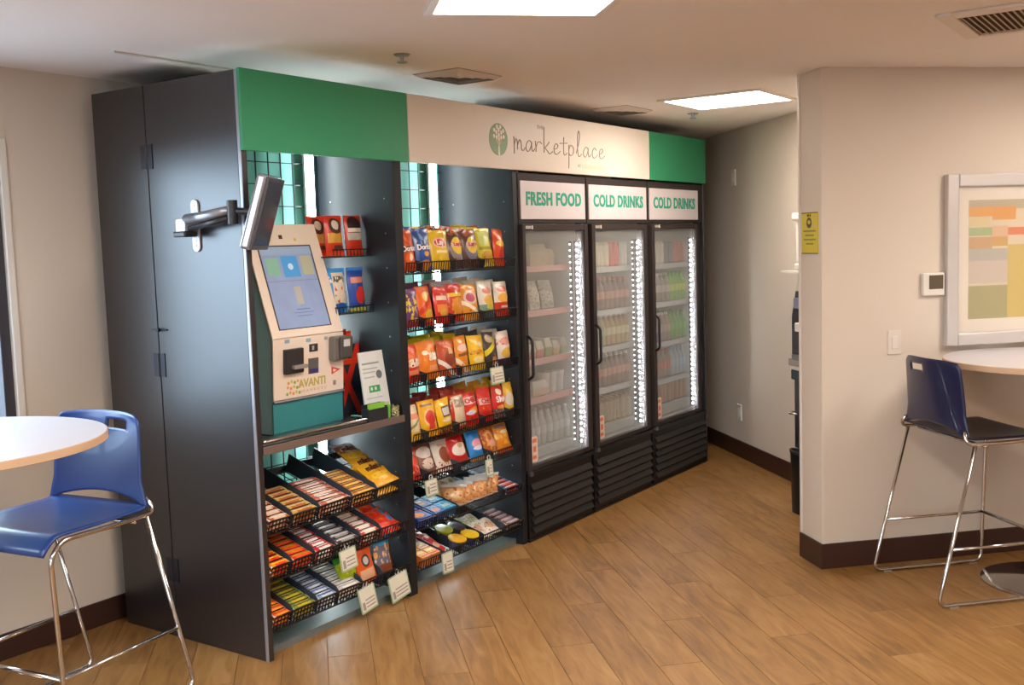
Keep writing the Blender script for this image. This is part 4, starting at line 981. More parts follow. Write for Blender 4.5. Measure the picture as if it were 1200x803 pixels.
for j in range(5):
    place_pouch('candy_pouch', (.165, .10, .034, j % 3), M_kk, on(ZT[1], A1, .80, .03+j*.055, .02+.006*j), (R(-60), R(2*j-4), R(4)), ORD[j]+' red candy pouch with blue patch from the front, middle candy shelf', 'candy pouch')
for j in range(3):
    o = link('candy_pouch', pouch((.165, .10, .034, j % 3))[0], M_kk, None, on(ZT[1], A1, .80, .024+j*.05, .002), (R(-62), 0, R(2))); tag(o, 'red candy pouch in the under layer of the middle candy shelf', 'candy pouch', 'under layer of red candy pouches')
M_lime = print_mat('candy_lime', '#a9bd1c', [('rect', 0, 1, .6, 1, '#3f9a34'), ('noise', 6, .6, 0, .6, '#d0d84a')])
M_or = print_mat('peg_orange', '#dd5a1c', [('ell', .5, .55, .24, .16, '#3a3f46'), ('ell', .5, .55, .15, .10, '#c9c0b8'), ('rect', .1, .9, .08, .34, '#e0b08a'), ('rect', 0, 1, .84, 1, '#d8441c')])
M_bl = print_mat('peg_blue', '#6a6470', [('rect', 0, 1, .66, 1, '#2f93c9'), ('cells', 5, .4, .25, .7, '#d8a04a'), ('cells', 7, .3, .2, .66, '#c9c4cc'), ('rect', 0, 1, 0, .22, '#8a4a2c')])
M_br = print_mat('peg_brown', '#5a2c24', [('rect', 0, 1, .8, 1, '#8a6a62'), ('noise', 6, .58, 0, .8, '#7a3f2c')])
place_pouch('candy_pouch', (.12, .17, .03, 1), M_lime, on(ZT[2], A1, .545, .055, .045), (R(-14), R(-14), R(0)), 'lime green candy pouch beside the orange one', 'candy pouch')
place_pouch('candy_pouch', (.115, .185, .035, 2), M_or, on(ZT[2], A1, .635, .03, .02), (R(-10), R(-4), R(0)), 'upright orange candy pouch on the lower candy shelf', 'candy pouch')
place_pouch('candy_pouch', (.115, .20, .035, 0), M_bl, on(ZT[2], A1, .755, .04, .02), (R(-10), R(4), R(0)), 'upright blue topped candy pouch on the lower candy shelf', 'candy pouch')
place_pouch('candy_pouch', (.11, .15, .035, 1), M_br, on(ZT[2], A1, .825, .09, .005), (R(-12), R(3), R(0)), 'brown candy pouch behind the blue topped one', 'candy pouch')

# bags on the small shelves above the counter
M_j1 = print_mat('jerky_red', '#c9361c', [('rect', .08, .95, .32, .56, '#cf9a3a'), ('ell', .5, .74, .34, .2, '#4a2a22'), ('ell', .5, .76, .2, .12, '#d8c8b4'), ('rect', .35, .95, .16, .26, '#5a3426'), ('rect', 0, 1, 0, .1, '#d8441c')])
M_j2 = print_mat('jerky_dark', '#b92f1c', [('ell', .5, .76, .4, .22, '#2c1c1c'), ('rect', .1, .95, .58, .68, '#d8c8bc'), ('rect', .08, .95, .38, .56, '#b0a898'), ('rect', 0, 1, 0, .14, '#cf3f1c')])
M_c1 = print_mat('bites_blue', '#3f8fd0', [('rect', .14, .86, .2, .9, '#d8cdb8'), ('rect', .2, .8, .68, .82, '#5a5448'), ('noise', 8, .55, .68, .82, '#e6ddcc'), ('noise', 6, .6, .2, .6, '#cf4a34'), ('ell', .5, .1, .4, .12, '#1f5fb0')])
M_c2 = print_mat('bites_navy', '#274a9c', [('rect', .12, .9, .64, .78, '#d98a78'), ('ell', .6, .36, .32, .2, '#c9342c'), ('rect', 0, 1, 0, .08, '#b8bf3a'), ('rect', 0, 1, .93, 1, '#3f7fd0')])
def small_shelf(z, label):
    t = thing('wire_shelf', label, 'shelf', (0, 0, z))
    mb = MB()
    for i in range(12): x = .645+i*.0225; mb.box(x-.0014, x+.0014, .15, .468, -.003, 0)
    for y in (.152, .22, .30, .38, .466): mb.box(.64, .898, y-.0014, y+.0014, -.006, -.003)
    part('wire_bottom', mb, M_wire, t)
    fr_ = MB()
    for i in range(12): x = .645+i*.0225; fr_.box(x-.0014, x+.0014, .149, .152, -.003, .028)
    fr_.box(.64, .898, .148, .153, .026, .031); part('front_fence', fr_, M_wire, t)
small_shelf(1.622, 'upper short wire shelf holding jerky bags beside the kiosk')
small_shelf(1.362, 'lower short wire shelf holding blue bags beside the kiosk')
KJ = (.14, .185, .05, 1)
for (x, m_, yy, lab) in ((.723, M_j1, .215, 'red and gold jerky bag, front left on the upper short shelf'), (.838, M_j2, .20, 'dark topped red jerky bag, front right on the upper short shelf'), (.70, M_j1, .30, 'red jerky bag in the back row of the upper short shelf')):
    place_pouch('jerky_bag', (.115, .185, .05, 1), m_, (x, yy, 1.623), (R(-4), 0, R(-1)), lab, 'jerky bag')
for (x, m_, yy, lab) in ((.722, M_c1, .205, 'light blue bag with cream panel on the lower short shelf'), (.835, M_c2, .195, 'dark blue bag with red picture on the lower short shelf'), (.72, M_c1, .29, 'light blue bag behind the cream panelled one')):
    place_pouch('snack_bag', (.112, .205, .05, 2), m_, (x, yy, 1.363), (R(-4), 0, R(1)), lab, 'snack bag')

# price tags
M_card = mat('tag_card', '#d8d4c4', .5, var=.02); M_cardg = mat('tag_border_green', '#9fb08c', .5)
def price_tag(x0, x1, z0, z1, label, rot=0, y=-.022):
    w_, h = x1-x0, (z1-z0)*.82
    t = thing('price_tag', label, 'price tag', ((x0+x1)/2, y, z0), rot=(R(-6), R(rot), 0), group='hanging price tags')
    part('holder', MB().prism(rrect(-w_/2, w_/2, 0, h, .006, 2), 0, .002, 'xz'), M_cardg, t)
    part('card', MB().box(-w_/2+.008, w_/2-.008, -.001, 0, .008, h-.006), M_card, t)
    pr_ = MB().box(-w_/2+.014, -w_/2+.03, -.0016, -.001, .014, .05)
    for i in range(3): pr_.box(-w_/2+.036, w_/2-.014, -.0016, -.001, .02+i*.016, .026+i*.016)
    part('print', pr_, mat('tag_print_grey', '#9a8e88', .6), t)
    part('hook', MB().tube(smooth_path([(-.006, 0, h-.004), (-.012, -.001, h+.012), (0, -.001, h+.022), (.012, -.001, h+.012), (.006, 0, h-.002)], 4), .0022, 6), mat('hook_clear', '#d0d0d0', .2), t)
price_tag(1.59, 1.71, .925, 1.035, 'price tag hanging from the third snack shelf', 0)
price_tag(1.02, 1.115, .455, .553, 'price tag hanging at the left of the fifth snack shelf', 0)
price_tag(1.515, 1.58, .455, .56, 'narrow price tag hanging from the fifth snack shelf near the cooler', 3)
price_tag(1.125, 1.215, .045, .170, 'price tag hanging below the lowest snack shelf', 2)
price_tag(.425, .53, .255, .372, 'price tag hanging from the middle candy shelf', -4)
price_tag(.54, .65, .035, .176, 'price tag hanging low beside the orange candy pouch', -8)
price_tag(.745, .88, .025, .172, 'tilted price tag at the lower right of the candy shelves', -8)

# ------------------------------------------------------------------ payment kiosk
M_kwhite = mat('kiosk_white', '#e3d3c3', .35, var=.015)
M_kteal = mat('kiosk_teal', '#3f8f93', .3, var=.04, metal=.2)
M_kside = mat('kiosk_side', '#a9cdd0', .3, metal=.25, var=.06)
KX0, KX1 = .235, .658
kz = .8755
ks = thing('payment_kiosk', 'white self checkout kiosk with sloped touch screen on the counter', 'kiosk', (KX0, 0, kz))
KW = KX1-KX0
prof = [(.155, 0), (.42, 0), (.42, .84), (.30, .893), (.285, .893), (.135, .408), (.15, .145)]
part('body', MB().prism(prof, .004, KW-.004, 'yz'), M_kside, ks, bevel=.004)
def slab(pa, pb, th, m, name, x0=0, x1=KW, bev=.003):
    (ya, za), (yb, zb) = pa, pb; d = Vector((yb-ya, zb-za)).normalized(); n = Vector((-d.y, d.x))   # towards -y
    if n.x > 0: n = -n
    return part(name, MB().prism([(ya, za), (yb, zb), (yb+n.x*th, zb+n.y*th), (ya+n.x*th, za+n.y*th)], x0, x1, 'yz'), m, ks, bevel=bev)
slab((.155, .005), (.151, .138), .004, M_kteal, 'base_panel')
slab((.15, .148), (.135, .408), .010, M_kwhite, 'front_panel')
slab((.135, .408), (.285, .893), .010, M_kwhite, 'screen_bezel')
slab((.151, .139), (.150, .147), .016, M_alu, 'lip')
def kface(u, v, off, lower=True):                      # u across in metres, v 0..1 up the face
    a, b = ((.15, .148), (.135, .408)) if lower else ((.135, .408), (.285, .893))
    d = Vector((b[0]-a[0], b[1]-a[1])).normalized(); n = Vector((-d.y, d.x)); n = n if n.x < 0 else -n
    return (u, a[0]+(b[0]-a[0])*v+n.x*off, a[1]+(b[1]-a[1])*v+n.y*off)
def kplate(u0, u1, v0, v1, h0, h1, lower=True):
    mb = MB(); mb.v = [kface(u0, v0, h0, lower), kface(u1, v0, h0, lower), kface(u1, v1, h0, lower), kface(u0, v1, h0, lower), kface(u0, v0, h1, lower), kface(u1, v0, h1, lower), kface(u1, v1, h1, lower), kface(u0, v1, h1, lower)]
    mb.f = [(0,3,2,1), (4,5,6,7), (0,1,5,4), (1,2,6,5), (2,3,7,6), (3,0,4,7)]; return mb
SU0, SU1, SV0, SV1 = .052, .352, .075, .795
sf = part('screen_frame', kplate(SU0-.006, SU1+.008, SV0-.008, SV1+.012, .009, .0112, False), M_dark, ks)
scr = MB(); scr.grid(lambda u, v: kface(SU0+(SU1-SU0)*u, SV0+(SV1-SV0)*v, .0118, False), 1, 1)
M_scr = print_mat('kiosk_screen', '#8799bd', [('rect', 0, 1, .9, 1, '#8fa4bf'), ('rect', .06, .30, .64, .86, '#7fae9a'), ('rect', .36, .68, .62, .88, '#4a94cf'), ('rect', .74, .97, .64, .88, '#a8a890'), ('ell', .52, .75, .05, .04, '#b9d8ec'),
    ('diag', .0, .57, .578, '#7486a8'), ('rect', .47, .60, .28, .50, '#a8a49c'), ('rect', .42, .68, .215, .226, '#63739a'), ('rect', .35, .74, .175, .184, '#6a7aa0'), ('rect', .40, .70, .135, .144, '#6a7aa0')], rough=.25, emit=.10)
part('screen', scr, M_scr, sf)
part('camera_eye', kplate(.185, .205, .865, .9, .009, .012, False), mat('eye_dark', '#4a3426', .4), ks)
part('icon_row', kplate(.12, .14, .85, .87, .009, .011, False).__class__() if False else kplate(.12, .135, .845, .87, .009, .011, False), mat('icon_amber', '#e0b45a', .5), ks)
part('icon_row', kplate(.27, .285, .845, .87, .009, .011, False), mat('icon_amber', '#e0b45a', .5), ks)
for u0, u1, v0, v1, c in ((.065, .092, .925, .985, '#7fa0b4'), (.19, .217, .90, .96, '#8fb0c4'), (.30, .32, .90, .955, '#9aa09c')):
    part('icon', kplate(u0, u1, v0, v1, .009, .0112), mat('icon_'+c.lstrip('#'), c, .5), ks)
ba = part('bill_acceptor', kplate(.052, .158, .42, .83, .010, .030), M_dark, ks, bevel=.004)
part('bill_slot', kplate(.085, .165, .50, .56, .030, .048), mat('bill_slot_lip', '#8d8680', .35), ba, bevel=.002)
co = part('coin_slot', kplate(.208, .258, .73, .86, .010, .013), M_dark, ks)
part('coin_marks', kplate(.222, .234, .76, .83, .0131, .0145), mat('coin_silver', '#b0aaa4', .3), co)
cr_ = part('coin_return', kplate(.202, .262, .36, .62, .010, .0125), mat('coin_return_grey', '#5f5a58', .4), ks)
part('return_flap', kplate(.208, .256, .38, .44, .0126, .016), mat('flap_indigo', '#3a3478', .4), cr_)
tm_ = part('card_terminal', kplate(.325, .415, .53, .95, .010, .05), mat('terminal_grey', '#6d6761', .4), ks, bevel=.008)
sc2 = part('keypad', kplate(.35, .425, .58, .95, .0501, .066), mat('terminal_dark', '#4a4644', .4), tm_, bevel=.006)
part('terminal_display', kplate(.365, .405, .78, .90, .0661, .0675), mat('terminal_lcd', '#c4c0c0', .3), tm_)
part('warning_triangle', MB(), None) if False else None
tri = MB(); tri.v = [kface(.345, .42, .012), kface(.40, .36, .012), kface(.345, .29, .012), kface(.345, .42, .010), kface(.40, .36, .010), kface(.345, .29, .010)]; tri.f = [(0,1,2), (5,4,3), (0,3,4,1), (1,4,5,2), (2,5,3,0)]
part('red_triangle', tri, mat('triangle_red', '#d83a28', .5), ks)
tri = MB(); tri.v = [kface(.353, .385, .0130), kface(.376, .355, .0130), kface(.353, .325, .0130)]; tri.f = [(0, 1, 2)]
part('red_triangle_mark', tri, mat('tri_cream', '#ead8c8', .5), ks)
tm = text_mb('AVANTI', .05, .0006, bold=.0012, width=.165)
d = Vector((.135-.15, .408-.148)).normalized(); ang_ = math.atan2(d.x, d.y)
tm.v = [tuple(Vector(kface(.225+x, .215+z/.26, .0112-y))) for x, y, z in tm.v]
part('avanti_lettering', tm, mat('avanti_green', '#b9a94f', .5), ks)
tm = text_mb('MARKETS', .018, .0005, width=.15, spacing=1.4)
tm.v = [tuple(Vector(kface(.235+x, .085+z/.26, .0112-y))) for x, y, z in tm.v]
part('small_lettering', tm, mat('avanti_peach', '#dcae92', .5), ks)
random.seed(5)
for i in range(14):
    cc = ['#7fa05a', '#d9a05a', '#d98a5a', '#c9b45a'][i % 4]; u = .075+.018*(i % 5)+.004*(i//5); v = .08+.09*(i//5)+.02*(i % 2)
    mb = MB(); n = 8; mb.v = [kface(u+.0075*math.cos(2*math.pi*k/n), v+.0075/.26*math.sin(2*math.pi*k/n), .0115) for k in range(n)]; mb.f = [tuple(range(n))]
    part('logo_dot', mb, mat('dot_'+cc.lstrip('#'), cc, .5), ks)
part('qr_sticker', kplate(.355, .372, .10, .18, .010, .011), mat('sticker_brown', '#8f7f72', .5), ks)
# counter tray in front of the kiosk
tray = thing('coin_tray', 'long polished metal tray on the counter in front of the kiosk', 'tray', (0, 0, kz))
tb = MB().box(.05, .70, .012, .135, .0, .006); part('tray_base', tb, M_steel, tray, bevel=.002)
part('rim', MB().tube(fillet([(.05, .135, .016), (.05, .012, .016), (.70, .012, .016), (.70, .135, .016)], .02), .009, 8), M_chrome, tray, smooth=True)
# red and black box
bx = thing('gift_card_rack', 'red and black card rack standing between the kiosk and the paper sign', 'rack', (.828, .25, kz))
M_rb = print_mat('rack_red_black', '#2b2d36', [('diag', -.9, .0, .26, '#d8321c'), ('diag', .8, .62, .84, '#d8321c'), ('rect', 0, 1, .72, .80, '#e0401f'), ('rect', 0, .12, .0, .8, '#2b2d36')])
part('body', MB().box(-.072, .062, .0, .10, 0, .33), mat('rack_side', '#22242c', .4), bx, bevel=.003)
part('printed_front', MB().grid(lambda u, v: (-.072+.134*u, -.0012, .33*v), 1, 1), M_rb, bx)
for i in range(3):
    part('card', MB().box(-.068+i*.042, -.03+i*.042, .02+.01*i, .024+.01*i, .2, .39+.012*(i % 2)), mat(['card_red', 'card_dark_red', 'card_orange'][i], ['#cf3020', '#8a1f1c', '#e0481f'][i], .4), bx, bevel=.002)
# acrylic paper sign
sg = thing('paper_sign', 'white printed notice in a clear stand on the counter', 'sign', (.797, .06, kz), R(0))
M_notice = print_mat('notice_print', '#d9dbd9', [('rect', .08, .8, .80, .83, '#8f9a9a'), ('rect', .08, .72, .72, .74, '#a0a8a8'), ('rect', .08, .6, .66, .68, '#a8aeae'), ('rect', .1, .55, .58, .6, '#a8aeae'), ('ell', .74, .62, .12, .07, '#6a7274'),
    ('rect', .25, .7, .34, .45, '#3f9a5a'), ('ell', .36, .40, .05, .03, '#c8dcc8'), ('ell', .52, .40, .05, .03, '#c8dcc8'), ('rect', .1, .75, .24, .26, '#b4b8b8'), ('rect', .55, .95, .07, .15, '#b9c490'), ('ell', .65, .12, .07, .05, '#e0b23a')])
pl = MB(); pl.v = [(-.085, 0, .02), (.09, 0, .02), (.09, .004, .02), (-.085, .004, .02), (-.085, .035, .305), (.08, .035, .305), (.08, .039, .305), (-.085, .039, .305)]
pl.f = [(0,3,2,1), (4,5,6,7), (0,1,5,4), (1,2,6,5), (2,3,7,6), (3,0,4,7)]
part('acrylic_back', pl, mat('acrylic_pale', '#c4cccd', .15), sg)
part('notice', MB().grid(lambda u, v: (-.083+.161*u+.009*u*(1-v), -.0015+.035*v, .022+.281*v), 1, 1), M_notice, sg)
part('base', MB().box(-.085, .092, -.005, .05, 0, .02), mat('acrylic_base', '#5d6462', .2), sg, bevel=.003)
cbx = thing('card_box', 'small open black box with green cards below the paper sign', 'box', (.74, .0, kz))
b_ = MB().box(-.075, .055, .0, .004, 0, .055).box(-.075, .055, .041, .045, 0, .075).box(-.075, -.071, .004, .041, 0, .06).box(.051, .055, .004, .041, 0, .06).box(-.071, .051, .004, .041, 0, .004)
part('box', b_, mat('cardbox_black', '#23262b', .35), cbx)
part('card', MB().box(-.066, .046, .012, .016, .005, .078), mat('card_green', '#7cba3a', .5), cbx)
part('green_end', MB().box(.056, .076, .004, .02, 0, .06), mat('card_green2', '#5fae3a', .5), cbx)
sp_ = thing('sample_packet', 'crumpled brown sample packet beside the small black box', 'packet', (.855, .005, kz), 0)
part('wrapper', MB().grid(lambda u, v: (-.03+.06*u, .012*math.sin(9*u), .05*v+.006*math.sin(12*u)), 8, 4).grid(lambda u, v: (-.03+.06*u, .02+.012*math.sin(9*u+1), .05*v+.006*math.sin(12*u)), 8, 4), print_mat('packet_print', '#4a3a2c', [('noise', 7, .52, 0, 1, '#a8a84a'), ('noise', 9, .6, 0, 1, '#d8c8b0')]), sp_)

# ------------------------------------------------------------------ tablet on a wall arm
M_armg = mat('arm_grey', '#9fa1a8', .3, metal=.7, var=.05); M_armw = mat('arm_light', '#c6c7cc', .4, metal=.3)
ar = thing('swivel_mount', 'grey articulated tablet arm bolted to the black cabinet side', 'mount', (0, .278, 1.766))
part('wall_plate', MB().prism(rrect(-.022, .022, -.105, .105, .021, 6), -.008, 0, 'yz'), M_armw, ar, bevel=.002)
scw = MB()
for z in (-.08, -.06, .06, .08): scw.lathe([(.005, -.0105), (.005, -.008)], 8, (0, 0, z), axis='x')
part('screw', scw, M_steel, ar)
part('pivot_block', MB().prism(rrect(-.01, .05, -.028, .03, .012), -.065, -.008, 'yz'), M_armw, ar, bevel=.004)
part('lower_clamp', MB().box(-.085, -.02, -.03, .045, -.045, -.022), M_dark, ar, bevel=.006)
part('arm_link', MB().tube([(-.045, 0, .026), (-.075, -.12, .03), (-.085, -.30, .05)], [.022, .02, .017], 10), M_armg, ar, smooth=True)
part('arm_spring', MB().tube([(-.05, -.02, -.012), (-.085, -.29, .02)], .012, 8), M_dark, ar, smooth=True)
part('tilt_head', MB().tube([(-.085, -.315, -.005), (-.085, -.315, .085)], .02, 12), M_dark, ar, smooth='auto')
part('tilt_stub', MB().tube([(-.085, -.315, .045), (-.022, -.398, .035)], .014, 10), M_dark, ar)
# tablet seen nearly edge on, screen facing the room
tbt = thing('tablet_display', 'silver tablet display tilted on the end of the arm, seen edge on', 'tablet', (-.02, -.13, 1.80), rot=(0, 0, 0))
tm_rot = Matrix.Rotation(R(-57), 4, 'Z') @ Matrix.Rotation(R(17), 4, 'Y') @ Matrix.Scale(1.06, 4)
def tabpart(name, mb, m, bevel=0, label=None):
    mb.xf(tm_rot); return part(name, mb, m, tbt, bevel=bevel, bseg=3)
tabpart('back_shell', MB().box(-.022, .016, -.12, .12, -.135, .135), mat('tablet_silver', '#a6a7ae', .22, metal=.75, var=.05), bevel=.012)
tabpart('bezel', MB().box(.016, .022, -.117, .117, -.132, .132), mat('tablet_bezel', '#4b4c53', .3), bevel=.003)
tabpart('display', MB().box(.022, .0232, -.102, .102, -.115, .115), mat('tablet_glass', '#59606c', .12, metal=.4))
tabpart('vent_slots', MB().box(-.012, .008, -.06, .06, .135, .1362), M_dark)

# ------------------------------------------------------------------ stools
def stool(label, loc, rz, shell, seatm):
    t = thing('bar_stool', label, 'stool', loc, rz)
    HW = .262; ZS = .725; r_ = .0088
    for s in (1, -1):
        y = s*HW
        p = fillet([(-.025, s*.232, ZS+.05), (-.035, s*.25, ZS+.015), (-.02, y, ZS-.005), (.10, y, ZS-.008), (.375, y, ZS), (.425, y*1.0, ZS-.05), (.405, y*1.01, .012), (-.175, y*1.03, .012), (.005, y, ZS-.012)], .045, 6)
        part('leg_frame', MB().tube(p, r_, 10), M_chrome, t, smooth=True)
        part('side_rail', MB().tube([(-.113, y*1.02, .26), (.411, y*1.005, .26)], r_*.85, 8), M_chrome, t, smooth=True)
        part('glide', MB().box(-.12, -.08, y*1.03-.009, y*1.03+.009, 0, .006), mat('glide_clear', '#8f8a86', .4), t)
        part('glide', MB().box(.34, .38, y*1.02-.009, y*1.02+.009, 0, .006), mat('glide_clear', '#8f8a86', .4), t)
    part('footrest', MB().tube([(.411, -HW, .26), (.411, HW, .26)], r_, 8), M_chrome, t, smooth=True)
    part('cross_bar', MB().tube([(.06, -HW, ZS-.02), (.06, HW, ZS-.02)], r_*.8, 8), M_chrome, t, smooth=True)
    def seatf(u, v):
        x = -.03+.47*u; y = (2*v-1)*(.245+.004*math.sin(math.pi*u))
        z = ZS+.012-.018*math.sin(math.pi*min(1, u*1.1))*(1-(2*v-1)**2)
        if u > .84: z -= .055*((u-.84)/.16)**1.8
        if u < .12: z += .012*((.12-u)/.12)**2
        return (x, y, z)
    so = part('seat', MB().grid(seatf, 24, 18), seatm, t, smooth=True)
    md = so.modifiers.new('thick', 'SOLIDIFY'); md.thickness = .009; md.offset = 0
    def backf(u, v):                                   # u across from the sitter's left to right, v up
        hw = .250-.030*min(1, v/.28)-.014*max(0, v-.28)+.004*math.sin(math.pi*v)
        rr = .0
        if v > .90: hw -= .020*((v-.90)/.10)**2
        c = 2*u-1; y = -c*hw
        z = ZS+.016+.327*v + .040*(1-v)*(1-c*c) + .010*(v**3)*(1-c**4)
        x = -.012-.012*v-.014*v*v - .045*(1-c*c)*(.6+.4*v)
        return (x, y, z)
    def hole(u, v): return .19 < u < .46 and .80 < v < .905
    bo = part('backrest', MB().grid(backf, 30, 30, skip=hole), shell, t, smooth=True)
    md = bo.modifiers.new('thick', 'SOLIDIFY'); md.thickness = .008; md.offset = 0
    return t
stool('dark navy bar stool with chrome legs at the right round table', W(.375, -.395, 0), RZ, M_navy, mat('black_seat', '#15142a', .35))
stool('blue bar stool with chrome legs at the left round table', (-.52, .31, 0), R(188), M_lblue, M_lblue)

def bar_table(label, loc, r_top, z, base_r=.29):
    t = thing('round_table', label, 'table', loc)
    part('tabletop', MB().lathe([(0, z-.028), (r_top-.004, z-.028), (r_top-.004, z), (0, z)], 72), M_table, t, smooth='auto')
    part('edge_band', MB().lathe([(r_top-.004, z-.028), (r_top, z-.026), (r_top, z-.002), (r_top-.004, z)], 72, ring=True), M_tedge, t, smooth='auto')
    part('mount_plate', MB().box(-.12, .12, -.12, .12, z-.040, z-.029), M_dark, t)
    part('column', MB().lathe([(.038, .02), (.038, z-.04)], 24), M_steel, t, smooth='auto')
    part('base', MB().lathe([(0, 0), (base_r, 0), (base_r, .008), (base_r-.02, .014), (.07, .024), (.045, .04), (0, .04)], 48), M_chrome, t, smooth='auto')
bar_table('white round bar table at the right, under the framed print', W(.89, -.475, 0), .465, 1.055)
bar_table('white round bar table at the left edge by the window', (-1.06, .345, 0), .53, 1.06)

# ------------------------------------------------------------------ things on the right wall
def wall_thing(name, label, cat, s, z): return thing(name, label, cat, W(s, 0, z), RZ)
pf = wall_thing('picture_frame', 'framed abstract print of colour blocks on the right wall', 'picture', .65, 1.078)
PWD, PHT = .98, .845
f_ = MB(); k = .062
for a, b, c, d in ((0, k, 0, PHT), (PWD-k, PWD, 0, PHT), (k, PWD-k, 0, k), (k, PWD-k, PHT-k, PHT)): f_.box(a, b, -.035, -.001, c, d)
part('frame', f_, mat('frame_silver', '#c9c4c0', .35, metal=.3, var=.05), pf, bevel=.006)
part('mat_board', MB().box(k, PWD-k, -.012, -.006, k, PHT-k), mat('mat_board_cream', '#e6dbcb', .6), pf)
M_art = print_mat('abstract_blocks', '#d8c7a8', [('rect', 0, 1, .92, 1, '#b8a88a'), ('rect', 0, .36, .86, .94, '#dd9a3a'), ('rect', .18, .36, .83, .94, '#d9952f'), ('rect', 0, .16, .78, .85, '#d8c490'), ('rect', 0, .18, .70, .77, '#9fb07a'), ('rect', .18, .30, .69, .78, '#d8b08a'),
    ('rect', .30, .62, .70, .765, '#d9713a'), ('rect', 0, .18, .59, .69, '#c39a6a'), ('rect', .18, .30, .61, .69, '#c99a4a'), ('rect', 0, .30, .49, .59, '#b3ada0'), ('rect', 0, .30, .30, .49, '#c9b8a8'), ('rect', .30, .5, .0, .62, '#cbb053'), ('rect', .5, .62, .1, .6, '#b9a568'), ('rect', 0, .30, .0, .28, '#a39a62'), ('rect', .62, .9, .3, .7, '#c98a4a'), ('rect', .62, .98, .05, .3, '#9aa88a'), ('rect', .66, .98, .72, .9, '#dba24a')], rough=.5)
part('print', MB().grid(lambda u, v: (.128+(PWD-.256)*u, -.0125, .128+(PHT-.256)*v), 1, 1), M_art, pf)
part('glazing', MB().box(k, PWD-k, -.022, -.020, k, PHT-k), glass_mat('picture_glass', .14, (1, 1, 1), (.8, .77, .72)), pf)
th = wall_thing('thermostat', 'white wall thermostat with dark display beside the picture', 'thermostat', .527, 1.333)
part('case', MB().box(0, .118, -.022, 0, 0, .112), M_wplast, th, bevel=.005)
part('display', MB().box(.032, .108, -.0235, -.022, .032, .10), mat('thermo_lcd', '#5b5040', .3), th)
sw = wall_thing('switch_plate', 'white light switch plate on the wall behind the dark stool', 'switch', .348, 1.05)
part('plate', MB().box(0, .072, -.006, 0, 0, .118), mat('switch_plate_cream', '#d9cdc0', .45), sw, bevel=.002)
part('rocker', MB().box(.02, .052, -.010, -.006, .028, .09), M_wplast, sw, bevel=.002)
sn = thing('yellow_sign', 'yellow notice sign with a round emblem on the wall end', 'sign', W(0, .03, 1.557), RZ)
part('board', MB().box(-.004, 0, 0, .168, 0, .203), mat('sign_yellow', '#d2bf2f', .5, var=.04), sn, bevel=.001)
part('border', MB().box(-.0048, -.004, 0, .168, .198, .203).box(-.0048, -.004, 0, .168, 0, .005), mat('sign_olive', '#6a6020', .5), sn)
# mirror: the visible face looks along -s; text lines run along t
em_ = MB(); em_.prism(circle(.088, .152, .026, 20), -.0052, -.004, 'yz'); part('emblem', em_, mat('sign_dark', '#4a451c', .5), sn)
em_ = MB(); em_.prism(circle(.086, .155, .014, 14, .010), -.0058, -.0052, 'yz'); part('emblem_centre', em_, mat('sign_yellow2', '#cfbf4a', .5), sn)
part('emblem_top', MB().box(-.0052, -.004, .070, .082, .182, .194).box(-.0052, -.004, .09, .108, .182, .194), mat('sign_dark', '#4a451c', .5), sn)
ln = MB()
for i, (a, b) in enumerate(((.02, .15), (.04, .13), (.02, .145), (.045, .12))): ln.box(-.0048, -.004, a, b, .108-i*.021, .116-i*.021)
part('text_lines', ln, mat('sign_brown', '#8a8032', .5), sn)

# ------------------------------------------------------------------ coffee corner and hallway wall
cs = thing('coffee_counter', 'narrow coffee counter standing against the hallway wall', 'counter', W(.0, 0, 0), RZ)
part('worktop', MB().box(.335, .69, .35, 1.07, .885, .925), mat('counter_grey', '#8d8378', .4), cs, bevel=.003)
part('front_apron', MB().box(.345, .69, .36, 1.06, .862, .885), M_wplast, cs)
part('cabinet', MB().box(.366, .68, .36, 1.055, .39, .862), mat('cabinet_dark', '#231c1c', .4), cs, bevel=.003)
part('undershelf', MB().box(.345, .366, .5, 1.06, .80, .861), mat('under_dark', '#1d2c33', .4), cs, bevel=.008)
part('towel_ring', MB().tube([(.362+.034*math.cos(2*math.pi*i/20), 1.035+.034*math.sin(2*math.pi*i/20), .60) for i in range(20)], .008, 8, closed=True), M_chrome, cs, smooth=True)
cm = thing('coffee_machine', 'black coffee machine on the coffee counter, mostly hidden by the wall', 'coffee machine', W(.0, .045, .9255), RZ)
part('body', MB().prism([(.345, 0), (.60, 0), (.60, .40), (.37, .40), (.345, .25)], .70, 1.0, 'xz'), mat('coffee_black', '#1a1719', .3), cm, bevel=.006)
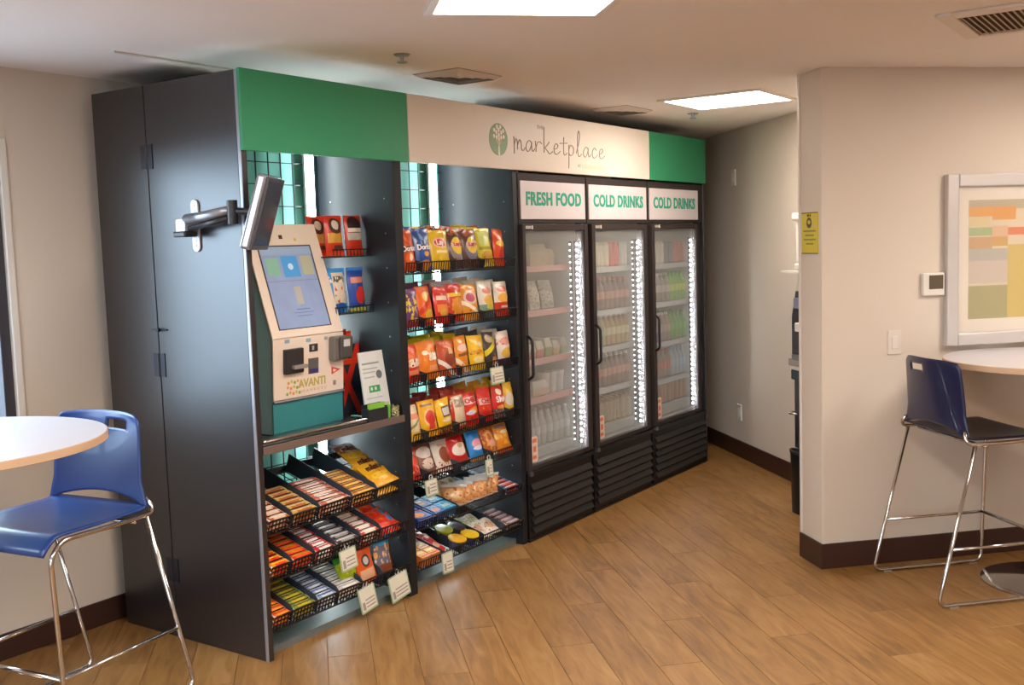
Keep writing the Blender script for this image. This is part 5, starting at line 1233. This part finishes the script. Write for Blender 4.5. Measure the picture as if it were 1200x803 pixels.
part('control_panel', MB().box(.348, .362, .78, .98, .30, .36), mat('coffee_panel', '#6f6f86', .3), cm, bevel=.002)
part('spout', MB().box(.315, .345, .80, .90, .17, .22), M_wplast, cm, bevel=.005)
part('drip_tray', MB().box(.335, .346, .72, .98, .0, .03), M_steel, cm)
bn = thing('waste_bin', 'tall black waste bin in front of the coffee counter', 'bin', W(.365, 1.01, 0), RZ)
part('bucket', MB().lathe([(0, 0), (.026, 0), (.032, .36), (.029, .36), (.024, .01), (0, .01)], 24).xf(Matrix.Diagonal((1, 2.6, 1, 1))), mat('bin_black', '#121114', .35), bn, smooth='auto')
part('rim', MB().lathe([(.030, .36), (.035, .362), (.035, .376), (.030, .38)], 24, ring=True).xf(Matrix.Diagonal((1, 2.6, 1, 1))), M_dark, bn, smooth='auto')
cdsp = thing('cup_dispenser', 'white cup dispenser on the hallway wall above the coffee counter', 'dispenser', W(0, 0, 1.44), RZ)
part('body', MB().box(.46, .69, 1.02, 1.22, .04, .30), M_wplast, cdsp, bevel=.012)
part('top_cap', MB().box(.44, .69, 1.0, 1.235, .30, .345), M_wplast, cdsp, bevel=.01)
part('cup_window', MB().box(.452, .46, 1.05, 1.11, .08, .27), mat('cup_window_brown', '#6a5a4c', .4), cdsp)
part('base_cap', MB().box(.45, .69, 1.01, 1.225, .0, .04), M_wplast, cdsp, bevel=.008)
sh = part('wall_ledge', MB().box(.55, .69, 1.05, 1.62, 0, .016), M_wplast, None, loc=W(0, 0, 1.412), rot=(0, 0, RZ), bevel=.003); tag(sh, 'thin white ledge on the hallway wall under the cup dispenser', 'ledge')
for t0, z0, lab, nm in ((2.66, 2.03, 'small white alarm plate high on the hallway wall', 'alarm_plate'), (2.60, .28, 'white outlet plate low on the hallway wall', 'outlet_plate')):
    o_ = thing(nm, lab, 'wall plate', W(.692, t0, z0), RZ)
    part('plate', MB().box(-.008, 0, 0, .075, 0, .12), M_wplast, o_, bevel=.002)
    part('insert', MB().box(-.011, -.008, .02, .055, .03, .09), mat('insert_white', '#e6e2da', .4), o_, bevel=.001)
